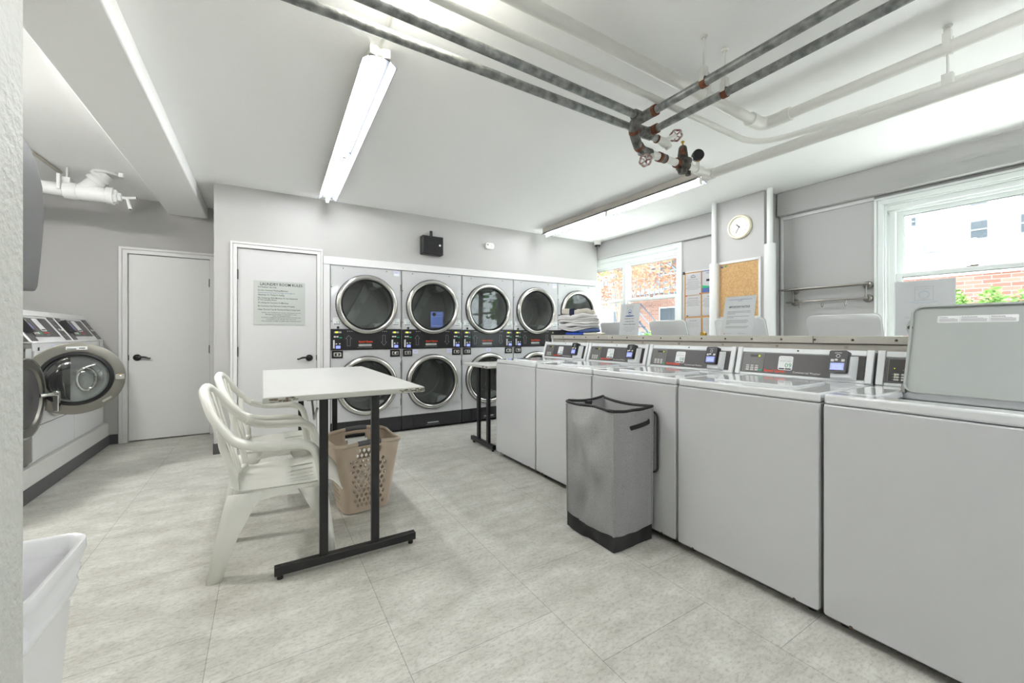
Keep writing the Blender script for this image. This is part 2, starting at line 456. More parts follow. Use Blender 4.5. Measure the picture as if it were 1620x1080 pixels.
# doors
def door(n, F, a0, a1, top, hinge_right, knob_side, cas, dm):
    st = MB('trim_white')
    w = cas
    def mitre(wi, wo, c1):
        for q in ([(a0-wo,0),(a0-wi,0),(a0-wi,top+wi),(a0-wo,top+wo)],[(a1+wi,0),(a1+wo,0),(a1+wo,top+wo),(a1+wi,top+wi)],[(a0-wo,top+wo),(a0-wi,top+wi),(a1+wi,top+wi),(a1+wo,top+wo)]):
            st.poly(F, q, 0, c1)
    mitre(0, w*.60, .016); mitre(w*.62, w, .025)
    for (p0,p1,q0,q1) in ((a0-.012,a0,0,top),(a1,a1+.012,0,top),(a0,a1,top,top+.012)):
        st.fbox(F, p0,p1,q0,q1,-.10,.0)
    d = MB(dm); d.fbox(F, a0+.004,a1-.004,.012,top-.005,-.058,-.014)
    root = struct(d.build('door_%d' % n, bevel=.002))
    fr = st.build('door_frame', root, bevel=.002)
    hx = a1-.002 if hinge_right else a0+.002
    for z in (.30, 1.0, 1.78):
        h = MB('black_matte'); h.fbox(F, hx-.009,hx+.007,z-.045,z+.045,-.014,-.006); h.cyl(F.p(hx,z-.05,-.006),F.p(hx,z+.05,-.006),.006,n=8)
        h.build('hinge', root)
    kx = a0+.075 if knob_side < 0 else a1-.075; sgn = 1 if knob_side < 0 else -1
    h = MB('black_plastic'); S = F.sub(kx,.92,-.014)
    h.lathe(S, [(.034,0),(.036,.006),(.032,.014),(.014,.016),(.012,.045)], 20, False, True)
    h.tube(bez([S.p(0,0,.042),S.p(sgn*.03,.006,.046),S.p(sgn*.07,.004,.044),S.p(sgn*.105,-.010,.04),S.p(sgn*.118,-.004,.038)],4), [.012]*5+[.010]*5+[.008]*5+[.006]*2, 10)
    h.build('door_handle', root)
    l = MB('black_matte'); ex = a0+.002 if knob_side < 0 else a1-.002; l.fbox(F, ex-.006,ex+.006,.89,.95,-.018,-.012); l.build('latch', root)
    return root
F_far = Fr((0,5.93,0),(1,0,0),(0,0,1)); F_dry = Fr((0,4.9,0),(1,0,0),(0,0,1))
d1 = door(1, F_far, -1.253, -.535, 2.055, True, -1, .068, 'door_white')
d2 = door(2, F_dry, -.222, .503, 2.05, False, 1, .056, 'door_white_bright')

# windows : one object per opening, sashes as parts
def window(n, y0, y1, units, zt, zb):
    # viewer inside faces +x : right is -y
    F = Fr((4.72,0,0),(0,-1,0),(0,0,1))
    c = MB('sash_white')
    w = .062
    for (a0,a1,b0,b1,d) in ((-y1-.0,-y1+.0,0,0,0),): pass
    # casing on the wall
    A0, A1, B0 = -y1, -y0, zb-.05
    def mitre(wi, wo, c1):
        for q in ([(A0-wo,B0),(A0-wi,B0),(A0-wi,zt+wi),(A0-wo,zt+wo)],[(A1+wi,B0),(A1+wo,B0),(A1+wo,zt+wo),(A1+wi,zt+wi)],[(A0-wo,zt+wo),(A0-wi,zt+wi),(A1+wi,zt+wi),(A1+wo,zt+wo)]):
            c.poly(F, q, 0, c1)
    mitre(0, w*.66, .020); mitre(w*.68, w, .030)
    # jamb lining and head
    c.fbox(F,-y1,-y1+.012,zb,zt,-.15,0); c.fbox(F,-y0-.012,-y0,zb,zt,-.15,0); c.fbox(F,-y1,-y0,zt-.012,zt,-.15,0)
    c.fbox(F,-y1,-y0,zt-.075,zt-.012,-.15,-.045); c.fbox(F,-y1,-y0,zt-.055,zt-.012,-.15,-.02)
    c.fbox(F,-y1-.03,-y0+.03,zb-.03,zb,-.15,.05)
    root = struct(c.build('window_%d' % n, bevel=.003))
    for (ua,ub) in units:
        fr = MB('sash_white')
        # tracks each side
        fr.fbox(F,-ub-.045,-ub-.003,zb,zt-.07,-.13,-.03); fr.fbox(F,-ua+.003,-ua+.045,zb,zt-.07,-.13,-.03)
        fr.build('window_frame', root, bevel=.003)
        zm = 1.70
        for (nm, b0, b1, cc) in (('upper_sash', zm-.01, zt-.075, -.105), ('lower_sash', zb, zm+.012, -.075)):
            f = MB('sash_white'); t = .042; a0, a1 = -ub-.004, -ua+.004
            f.fbox(F,a0,a0+t,b0,b1,cc,cc+.03); f.fbox(F,a1-t,a1,b0,b1,cc,cc+.03)
            f.fbox(F,a0+t,a1-t,b1-.034,b1,cc,cc+.03); f.fbox(F,a0+t,a1-t,b0,b0+.034,cc,cc+.03)
            f.use('sash_line')
            for (p0,p1,q0,q1) in ((a0+t,a0+t+.004,b0+.034,b1-.034),(a1-t-.004,a1-t,b0+.034,b1-.034),(a0+t,a1-t,b1-.042,b1-.034),(a0+t,a1-t,b0+.034,b0+.038)):
                f.fbox(F,p0,p1,q0,q1,cc+.008,cc+.022)
            if nm == 'lower_sash':
                f.use('lock_dark'); mid=(a0+a1)/2; f.fbox(F,mid-.03,mid+.03,b1,b1+.008,cc+.005,cc+.025); f.fbox(F,mid-.01,mid+.035,b1+.008,b1+.016,cc+.01,cc+.02)
            so_ = f.build(nm, root, bevel=.002)
            g = MB('window_glass'); g.fbox(F,a0+t,a1-t,b0+.034,b1-.034,cc+.013,cc+.017); g.build('pane', so_, smooth=0)
window(1, W1[0], W1[1], ((3.485,4.375),(4.455,5.24)), ZT, ZB)
window(2, W2[0], W2[1], ((.37,1.265),(-.60,.29)), ZT, ZB)
# ================================================================ TOP-LOAD WASHERS
# local: front face x=0 looking to -x, back x=.66, width along y
def make_washer(number, display, opened, label, group, full=True, loc=(0,0,0), rz=0):
    t = thing('washing_machine', label, 'washing machine', loc, rz, group)
    H = .3335
    F = Fr((0,0,0),(0,-1,0),(0,0,1))
    b = MB('enamel')
    b.box(.004,.66,-H+.001,H-.001,.05,.895)
    b.build('body', t, bevel=.004)
    f = MB('enamel'); f.rr(F,-H+.003,H-.003,.042,.893,.012,-.006,.006); f.build('front_panel', t, bevel=.004, seg=3)
    if full:
        k = MB('stainless_dull'); k.hexa([F.p(-H+.006,.02,-.03),F.p(H-.006,.02,-.03),F.p(H-.006,.02,-.05),F.p(-H+.006,.02,-.05)],
                                   [F.p(-H+.006,.046,.004),F.p(H-.006,.046,.004),F.p(H-.006,.046,-.05),F.p(-H+.006,.046,-.05)])
        k.use('screw_dark')
        for s in (-.24,.24): k.lathe(F.sub(s,.044,.004),[(.007,0),(.006,.003)],10,False,True)
        k.build('lower_lip', t)
        for x in (.07,.60):
            for y in (-.28,.28): ft = MB('black_plastic'); ft.cyl((x,y,0),(x,y,.055),.02,n=10); ft.build('foot', t)
    # deck : front lip, tub opening
    d = MB('enamel_deck')
    y0, y1 = -H+.002, H-.002
    if not opened:
        d.box(0,.66,y0,y1,.897,.936)
    else:
        d.box(0,.10,y0,y1,.897,.936); d.box(.43,.66,y0,y1,.897,.936); d.box(.10,.43,y0,-.20,.897,.936); d.box(.10,.43,.20,y1,.897,.936)
    d.build('deck', t, bevel=.009, seg=3)
    if opened:
        L = MB('stainless_dull'); C = Fr((.29,0,.60),(1,0,0),(0,1,0))
        L.lathe(C,[(.02,-.0),(.24,0),(.25,.03),(.25,.26),(.22,.285),(.27,.295)],28,True)
        L.build('tub', t)
    # lid
    hy = .197
    def lid(M, a0, a1, b0, b1, thick):
        pts = rrect(a0,a1,b0,b1,.035,5)
        ld = MB('enamel_left' if opened else 'enamel_deck')
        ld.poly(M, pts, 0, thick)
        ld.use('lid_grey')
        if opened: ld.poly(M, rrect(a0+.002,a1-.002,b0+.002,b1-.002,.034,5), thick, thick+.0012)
        if opened:
            # raised rim on the underside with notched hinge ears
            n = len(pts); inn = rrect(a0+.008,a1-.008,b0+.008,b1-.008,.03,5)
            ld.add([M.p(a,b,thick) for a,b in pts]+[M.p(a,b,thick+.014) for a,b in pts]+[M.p(a,b,thick+.014) for a,b in inn]+[M.p(a,b,thick+.0015) for a,b in inn],
                   [(i,(i+1)%n,(i+1)%n+n,i+n) for i in range(n)]+[(i+n,(i+1)%n+n,(i+1)%n+2*n,i+2*n) for i in range(n)]+[(i+2*n,(i+1)%n+2*n,(i+1)%n+3*n,i+3*n) for i in range(n)])
        return ld
    if opened:
        # standing open against the console, leaning back; we look at its underside
        M = Fr((.425,0,.925),(0,-1,0),(.125,0,.37))
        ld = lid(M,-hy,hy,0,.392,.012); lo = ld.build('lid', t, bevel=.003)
        if full:
            for s in (-1,1):
                e = MB('lid_grey'); e.poly(M,[(s*hy,.25),(s*(hy+.012),.285),(s*(hy+.012),.305),(s*hy,.335)][::s],0,.02)
                e.use('black_plastic'); e.lathe(M.sub(s*(hy-.001),.292,.018),[(.009,0),(.009,.005),(.005,.007)],12,False,True)
                e.build('lid_bumper', lo)
            # warning strip
            st = MB('sticker_white'); st.rr(M,-.115,.105,.315,.345,.004,.0125,.0135); st.use('text_grey')
            for i,(p,q) in enumerate(((-.112,-.052),(-.049,.028),(.031,.102))):
                st.use('text_black'); st.text(M,p+.004,.336,.0075,('Caution','Avertissement','Advertencia')[i],'L',.0141,.01)
                st.use('text_grey')
                for r_ in range(5): st.quad(M,p+.003,q-.003-(.01 if r_==4 else 0),.319+r_*.0031,.3204+r_*.0031,.0141)
                st.quad(M,p,p+.0006,.317,.343,.0141)
            st.build('warning_sticker', lo)
            for s in (-1,1): hg = MB('stainless_dull'); hg.box(.41,.44,s*hy-.006,s*hy+.006,.925,.965); hg.build('hinge', lo)
    else:
        M = Fr((.095,0,.936),(0,-1,0),(1,0,0))
        ld = lid(M,-hy,hy,0,.345,.0); ld = MB('enamel_deck'); ld.rr(M,-hy,hy,0,.345,.03,-.002,.009,5)
        lo = ld.build('lid', t, bevel=.004, seg=3)
    # console : sloping box with silver ends
    c = MB('enamel')
    c.hexa([Vector((.555,y0,.934)),Vector((.66,y0,.934)),Vector((.66,y1,.934)),Vector((.555,y1,.934))],
           [Vector((.60,y0,1.092)),Vector((.66,y0,1.092)),Vector((.66,y1,1.092)),Vector((.60,y1,1.092))])
    c.build('console', t, bevel=.006)
    if full:
        P = Fr((.553,0,.936),(0,-1,0),(.0455,0,.158)); HH = math.hypot(.0455,.158)
        e = MB('silver_plastic')
        for s in (-1,1):
            a, bb = (H-.002)*s, (H-.030)*s
            e.fbox(P,min(a,bb),max(a,bb),0,HH+.004,-.02,.010)
        e.fbox(P,-H+.03,H-.03,HH-.026,HH+.002,-.01,.004); e.fbox(P,-H+.03,H-.03,0,.014,-.01,.004)
        e.use('black_plastic'); e.lathe(P.sub(0,HH-.010,.004),[(.005,0),(.005,.003),(.002,.004)],10,False,True)
        e.build('console_trim', t, bevel=.003)
        g = MB('panel_grey'); g.fbox(P,-H+.034,H-.060,.017,HH-.030,-.001,.0035)
        g.use('red_print'); g.text(P,-.165,.026,.021,'Speed Queen','L',.0041,.03)
        g.use('text_white'); g.text(P,-.012,.0265,.0155,'Commercial Washer','L',.0041,.0)
        cp = g.build('control_panel', t)
        # keypad block at the left end
        kp = MB('panel_black' if opened else 'panel_light'); kx0, kx1 = -H+.044, -H+.162
        kp.fbox(P,kx0,kx1,.020,HH-.034,.0036,.0046)
        kp.use('text_grey')
        for (p,q,r_,s_) in ((kx0,kx1,.020,.0212),(kx0,kx1,HH-.0352,HH-.034),(kx0,kx0+.001,.02,HH-.034),(kx1-.001,kx1,.02,HH-.034)): kp.fbox(P,p,q,r_,s_,.0046,.005)
        kp.use('black_plastic'); kp.fbox(P,kx0+.038,kx0+.098,HH-.055,HH-.041,.0046,.005)
        kp.use('led_yellow'); kp.text(P,kx0+.096,HH-.053,.0135,display,'R',.0053,.015,.12)
        if opened:
            kp.text(P,kx0+.096,HH-.0565,.021,display,'R',.0055,.015,.12)
            for (a,b_) in ((kx0+.020,.083),(kx0+.024,.050),(kx0+.066,.038),(kx0+.066,.026)): kp.fbox(P,a,a+.004,b_,b_+.003,.0046,.0054)
        for r_ in range(3):
            for q in range(3):
                kp.use('key_white'); a = kx0+.022+q*.026; kp.fbox(P,a,a+.017,.027+r_*.0125,.035+r_*.0125,.0046,.0062)
                kp.use('text_grey'); kp.fbox(P,a+.003,a+.014,.030+r_*.0125,.0318+r_*.0125,.0062,.0064)
                kp.fbox(P,a-.007,a-.003,.030+r_*.0125,.0318+r_*.0125,.0046,.005)
        for q in range(3): kp.fbox(P,kx0+.052+q*.014,kx0+.055+q*.014,.076,.079,.0046,.005)
        kp.use('green_key'); kp.fbox(P,kx1-.022,kx1-.004,.026,.035,.0046,.0066)
        kp.build('keypad', cp)
        # numbered pay-by-phone sticker
        if number:
            s = MB('sticker_white'); s.rr(P,-.092,-.018,.040,.122,.010,.0036,.0044)
            s.use('text_grey'); s.text(P,-.055,.111,.0068,'Pay with your Phone','C',.0048,.01,0,.056); s.text(P,-.055,.1035,.005,'scan or enter the number','C',.0048,0,0,.050)
            s.quad(P,-.087,-.023,.0965,.0975,.0048); s.text(P,-.055,.089,.006,'MACHINE NUMBER','C',.0048,.01,0,.058)
            s.use('text_green'); s.text(P,-.023,.056,.036,number,'R',.0049,.0)
            s.use('text_black'); s.fbox(P,-.086,-.057,.044,.051,.0044,.0049); s.fbox(P,-.053,-.024,.044,.051,.0044,.0049)
            s.build('number_sticker', cp)
        # card reader on a white wedge
        rd = MB('silver_plastic'); a0, a1 = .165, .262
        rd.hexa([P.p(a0,.008,.003),P.p(a1+.012,.008,.003),P.p(a1+.012,.135,.003),P.p(a0,.135,.003)],
                [P.p(a0+.006,.016,.030),P.p(a1-.006,.016,.042),P.p(a1-.006,.125,.042),P.p(a0+.006,.125,.030)])
        rm = rd.build('reader_mount', t, bevel=.004)
        bk = MB('black_plastic'); bk.fbox(P,H-.062,H-.034,.018,HH-.03,.0036,.006); bk.build('side_cover', t)
        Q = Fr(P.p(a0+.0,.0,.034), (P.p(1,0,.09)-P.p(0,0,0)), P.u)
        q = MB('black_plastic'); q.rr(Q,.004,.084,.036,.150,.010,-.012,.022,4)
        q.use('panel_grey'); q.rr(Q,.010,.078,.044,.088,.004,.022,.0235)
        q.use('screen_blue'); q.fbox(Q,.015,.073,.049,.084,.0235,.0242)
        q.use('text_white')
        for i in range(3): q.fbox(Q,.022,.066,.056+i*.007,.0575+i*.007,.0242,.0246)
        q.use('key_white'); q.fbox(Q,.014,.028,.092,.104,.022,.0235); q.fbox(Q,.032,.044,.096,.106,.022,.0235); q.fbox(Q,.060,.074,.092,.104,.022,.0235)
        q.use('text_white'); q.lathe(Q.sub(.044,.121,.022),[(.009,0),(.009,.0006),(.007,.0006)],14); q.text(Q,.044,.135,.008,'payments','C',.0226)
        q.build('card_reader', t, bevel=.002)
    return t
WG = 'row of top-load washers along the counter'
ys = [.4067+.677*i for i in range(5)]
data = [('','2.25',True,'white top-load washer with its lid standing open, lit 2.25 on its panel'),
        ('09','35',False,'white top-load washer with the 09 number sticker, next to the open one'),
        ('08','35',False,'white top-load washer with the 08 number sticker, behind the grey hamper'),
        ('07','35',False,'white top-load washer with the 07 number sticker'),
        ('06','35',False,'white top-load washer with the 06 number sticker, beside the folded clothes')]
for y,(n,dsp,op,lb) in zip(ys,data): make_washer(n,dsp,op,lb,WG,True,(1.945,y,0))
# second row behind the counter, all lids up, backs to us
RG = 'washers with open lids behind the counter'
rl = ['washer behind the counter, open lid half hidden by the do not overload sign',
      'washer behind the counter, its whole open lid seen in front of the corner window',
      'washer behind the counter, its open lid behind the important notice sign',
      'washer behind the counter, its open lid below the metal towel rack',
      'washer behind the counter, hidden by the big raised lid below the wide window']
first = None
for y,lb in zip((3.02,2.372,1.727,1.08,.43),rl):
    if first is None: first = make_washer('','',True,lb,RG,False,(3.63,y,0),PI)
    else: dup(first,(3.63,y,0),PI,lb,RG)
for o in list(COL.objects):
    if o.get('group') == RG: o.scale = (1,.965,1)

# ================================================================ COUNTER BOX between the rows
t = thing('counter', 'long beige metal service counter casing running behind the washer row', 'counter', (2.625,0,0))
c = MB('counter_steel'); c.box(.015,.30,-.6,3.46,0,1.125); c.build('casing', t, bevel=.003)
c = MB('counter_steel')
for a,b in ((-.6,1.045),(1.048,2.64),(2.643,3.47)): c.box(0,.33,a,b,1.128,1.168)
c.use('screw_dark')
yy = -.5
while yy < 3.45:
    c.cyl((0.002,yy,1.148),(-.004,yy,1.148),.0065,n=8); yy += .171
c.build('top', t, bevel=.002)
yy = -.45
while yy < 3.4: c = MB('nickel'); c.cyl((.016,yy,1.108),(.010,yy,1.108),.007,n=8); c.build('screw', t); yy += .338

# ================================================================ STACKED DRYERS
# local: front looks to -y, origin floor centre of front
def make_dryer():
    t = thing('stacked_dryer', '', 'dryer', (0,0,0))
    F = FX; HW = .393; D = .75
    b = MB('enamel')
    b.box(-HW,HW,.03,D,.03,1.94)                       # shell (hollow look handled by drums in front of it)
    # the shell is opened: rebuild as thin walls
    b = MB('enamel')
    b.box(-HW,-HW+.01,.0,D,.195,1.943); b.box(HW-.01,HW,.0,D,.195,1.943); b.box(-HW,HW,.0,D,1.933,1.943); b.box(-HW,HW,D-.01,D,.02,1.943); b.box(-HW,HW,.0,D,.185,.195)
    for (z0,z1,cz) in ((.195,.998,.585),(1.236,1.943,1.515)):
        b.hole_panel(F,-HW,HW,z0,z1,0,0,cz,.285)
    b.build('body', t, smooth=0)
    k = MB('kick_black'); k.fbox(F,-HW+.001,HW-.001,.03,.192,-.02,.002); k.fbox(F,-.25,.25,.035,.188,.002,.008)
    k.use('dark_gap'); k.fbox(F,-HW,HW,0,.03,-.2,-.05)
    k.use('drum_metal'); k.rr(F,-.075,.075,.068,.082,.006,.008,.010)
    k.use('text_grey'); k.text(F,0,.048,.010,'LINT SCREEN CLEAN AFTER EACH USE','C',.0086)
    k.use('panel_black'); k.lathe(F.sub(0,.135,.008),[(.006,0),(.006,.004)],8,False,True)
    k.build('kick_panel', t)
    for (cz, nm) in ((.585,'lower_door'),(1.515,'upper_door')):
        # hinge plate + ring door
        th = math.atan2(.275,.182)
        d = MB('enamel'); d.poly(F,[(HW-.018,cz-.275),(HW-.018,cz+.275)]+[(.33*math.cos(th-2*th*i/20),cz+.33*math.sin(th-2*th*i/20)) for i in range(21)],.004,.016)
        S = F.sub(0,cz,.0)
        d.use('gasket'); d.lathe(S,[(.343,.002),(.343,.018),(.335,.020)],56)
        d.use('stainless'); d.lathe(S,[(.338,.016),(.338,.030),(.328,.043),(.310,.050),(.296,.047),(.287,.036),(.285,.022)],56)
        d.use('gasket'); d.lathe(S,[(.287,.030),(.280,.032),(.272,.024),(.270,.012)],56)
        r = d.build(nm, t, smooth=50)
        g = MB('dryer_glass'); g.lathe(S,[(.274,.016),(.0001,.016)],56); g.build('door_glass', r, smooth=0)
        for s in (-1,1):
            h = MB('stainless')
            h.fbox(F,HW-.018,HW-.006,cz+s*.22-.035,cz+s*.22+.035,.004,.014)
            h.lathe(F.sub(HW-.004,cz+s*.22+.012,.004),[(.004,0),(.004,.005)],8,False,True)
            h.build('hinge', r)
        # drum with a lifting rib
        q = MB('drum_metal'); q.lathe(S,[(.285,0),(.33,-.04),(.34,-.06),(.34,-.46)],40)
        q.use('drum_dark'); q.lathe(S,[(.34,-.44),(.0001,-.44)],40)
        q.use('drum_metal'); q.lathe(S,[(.255,-.437),(.235,-.430),(.225,-.437)],40)
        q.poly(F.sub(-.04,cz,-.439,R(62)),[(-.30,-.07),(.30,-.05),(.30,.05),(-.30,.045)],0,.03)
        for ang in (R(62),R(182),R(302)):
            T = F.sub(0,cz,0,ang)
            q.add([T.p(.335,-.11,-.10),T.p(.335,.11,-.10),T.p(.25,.025,-.12),T.p(.25,-.025,-.12),T.p(.335,-.11,-.43),T.p(.335,.11,-.43),T.p(.25,.025,-.42),T.p(.25,-.025,-.42)],
                  [(0,1,2,3),(0,3,7,4),(1,5,6,2),(2,6,7,3)])
        q.use('drum_dark')
        for (px,pz) in ((-.16,-.02),(-.13,-.06),(-.20,.10)): q.lathe(F.sub(px,cz+pz,-.30),[(.008,0),(.008,.006)],8,False,True)
        q.build('drum', t)
    # control band
    z0,z1 = 1.0,1.234
    p = MB('panel_black'); p.fbox(F,-HW+.002,HW-.002,z0,z1,-.002,.008)
    p.fbox(F,-.255,.235,z0+.012,z1-.052,.008,.013)
    p.use('text_grey')
    p.fbox(F,-.245,.225,z1-.058,z1-.055,.008,.0105)
    for s in (-1,1):
        for i in range(5): p.fbox(F,s*.17-.05+i*.022,s*.17-.05+i*.022+.012,z1-.028,z1-.018,.008,.0088)
    # outlined arrows up / down
    for (cx,sg) in ((-.205,1),(.185,-1)):
        cy = 1.105
        pts = [(-.016,-.06),(.016,-.06),(.016,.02),(.032,.02),(0,.06),(-.032,.02),(-.016,.02)]
        pts = [(cx+a,cy+b_*sg) for a,b_ in pts]
        n = len(pts)
        for i in range(n):
            (xa,ya),(xb,yb) = pts[i],pts[(i+1)%n]
            L = math.hypot(xb-xa,yb-ya); ang = math.atan2(yb-ya,xb-xa)
            p.fbox(F.sub(xa,ya,.013,ang),-.001,L+.001,-.0012,.0012,0,.0006)
    p.use('red_print'); p.text(F,-.02,1.083,.028,'Speed Queen','C',.0136,.03,0,.155)
    p.use('drum_metal'); p.rr(F,-.10,.045,1.038,1.064,.010,.013,.016)
    p.use('text_grey'); p.text(F,-.03,1.020,.010,'LIFT PANEL TO CLEAN LINT SCREEN','C',.0136)
    p.use('black_plastic'); p.lathe(F.sub(-.03,1.123,.013),[(.008,0),(.008,.004),(.004,.005)],12,False,True)
    cp = p.build('control_panel', t)
    for a in (-.315,.315): k2 = MB('black_plastic'); k2.lathe(F.sub(a,1.252,0),[(.014,0),(.014,.006),(.009,.009)],14,False,True); k2.build('access_lock', t)
    for a in (-.322,.318):
        m_ = MB('panel_black'); m_.fbox(F,a-.062,a+.062,z0+.006,z1-.008,.008,.010)
        m_.use('text_grey'); m_.rr(F,a-.036,a+.042,z1-.046,z1-.026,.008,.010,.0108)
        m_.use('led_yellow'); m_.fbox(F,a-.020,a+.004,z1-.044,z1-.028,.0108,.0114)
        m_.use('key_white'); m_.fbox(F,a-.038,a-.016,z1-.094,z1-.078,.010,.013); m_.fbox(F,a-.010,a+.010,z1-.094,z1-.078,.010,.013)
        m_.use('green_key'); m_.fbox(F,a+.020,a+.046,z1-.102,z1-.090,.010,.013)
        m_.build('keypad', cp)
        c_ = MB('silver_plastic'); c_.fbox(F,a-.046,a-.030,z0+.020,z0+.112,.010,.034)
        c_.use('black_plastic'); c_.rr(F,a-.032,a+.036,z0+.010,z0+.118,.008,.010,.042)
        c_.use('screen_blue'); c_.fbox(F,a-.022,a+.026,z0+.018,z0+.050,.042,.0428)
        c_.use('key_white'); c_.fbox(F,a-.024,a-.008,z0+.062,z0+.076,.042,.0428); c_.fbox(F,a+.010,a+.026,z0+.066,z0+.076,.042,.0428)
        c_.build('card_reader', t, bevel=.002)
        l_ = MB('panel_black'); l_.fbox(F,a-.058,a+.058,.908,.992,0,.006)
        l_.use('stainless'); l_.rr(F,a-.040,a+.040,.928,.974,.010,.006,.012); l_.use('gasket'); l_.rr(F,a-.026,a+.026,.936,.966,.006,.012,.013)
        l_.use('stainless'); l_.lathe(F.sub(a,.951,.013),[(.014,0),(.014,.010),(.006,.012)],14,False,True)
        l_.build('coin_lock', t)
    for (a,z) in ((-.26,1.915),(.22,1.915),(-.382,1.70),(-.382,1.32)): bt = MB('black_plastic'); bt.lathe(F.sub(a,z,0),[(.006,0),(.005,.004)],8,False,True); bt.build('bolt', t)
    return t
def dryer_sticker(parent, nl, nr, top, low):
    F = FX
    for (a,n) in ((-.325,nl),(.325,nr)):
        s = MB('sticker_white'); s.fbox(F,a-.042,a+.042,1.278,1.362,.017 if a>0 else .0,.0178 if a>0 else .001)
        cc = .0182 if a>0 else .0014
        s.use('text_grey'); s.text(F,a,1.350,.012,'Pay with your','C',cc,0,0,.074); s.text(F,a,1.337,.012,'Phone','C',cc)
        s.use('text_green'); s.text(F,a+.036,1.300,.034,n,'R',cc,.0,0,.040)
        s.use('text_black'); s.fbox(F,a-.036,a+.036,1.284,1.292,cc-.0004,cc)
        s.build('number_sticker', parent)
    if top:
        s = MB('sticker_pale'); s.fbox(F,.30,.372,1.868,1.932,0,.001); s.use('sticker_white'); s.fbox(F,.306,.366,1.874,1.898,.001,.0014); s.use('text_blue'); s.text(F,.336,1.908,.013,'notice','C',.0014); s.build('notice_sticker', parent)
    for a in low:
        s = MB('sticker_pale'); s.fbox(F,a-.035,a+.035,.940,.990,0,.001); s.use('text_blue'); s.text(F,a,.960,.013,'notice','C',.0014); s.build('notice_sticker', parent)
dr = make_dryer(); px = .7915; x0 = .629+px/2
dl = ['white double stacked dryer numbered 15 and 16, next to the rules door',
      'white double stacked dryer numbered 17 and 18, dark blue poster in its upper glass',
      'white double stacked dryer numbered 19 and 20, under the white wall detector',
      'white double stacked dryer numbered 21 and 22',
      'white double stacked dryer numbered 23 and 24, behind the heap of folded clothes']
DG = 'bank of stacked dryers'
ds = []
for i in range(5):
    if i == 0: o = dr; o.location = (x0,4.85,0); tag(o, dl[0], 'dryer', DG)
    else: o = dup(dr,(x0+px*i,4.85,0),None,dl[i],DG)
    ds.append(o)
dup_stickers = [('15','16',1,()),('17','18',0,(-.225,.225)),('19','20',0,(0.0,)),('21','22',1,()),('23','24',1,())]
for o,(a,b,c_,l) in zip(ds,dup_stickers): dryer_sticker(o,a,b,c_,l)
# poster stuck inside the second dryer door
s = MB('text_blue'); F2 = FX
s.fbox(F2,-.035,.13,1.26,1.46,.0165,.0172); s.use('text_black'); s.lathe(F2.sub(.01,1.425,.0174),[(.024,0),(.0001,.0)],16); s.use('text_grey'); s.text(F2,.05,1.43,.016,'Laundry','L',.0176); s.quad(F2,-.025,.12,1.28,1.284,.0176); s.quad(F2,-.025,.12,1.40,1.402,.0176)
s.build('door_poster', ds[1], label='dark blue poster on the door glass')

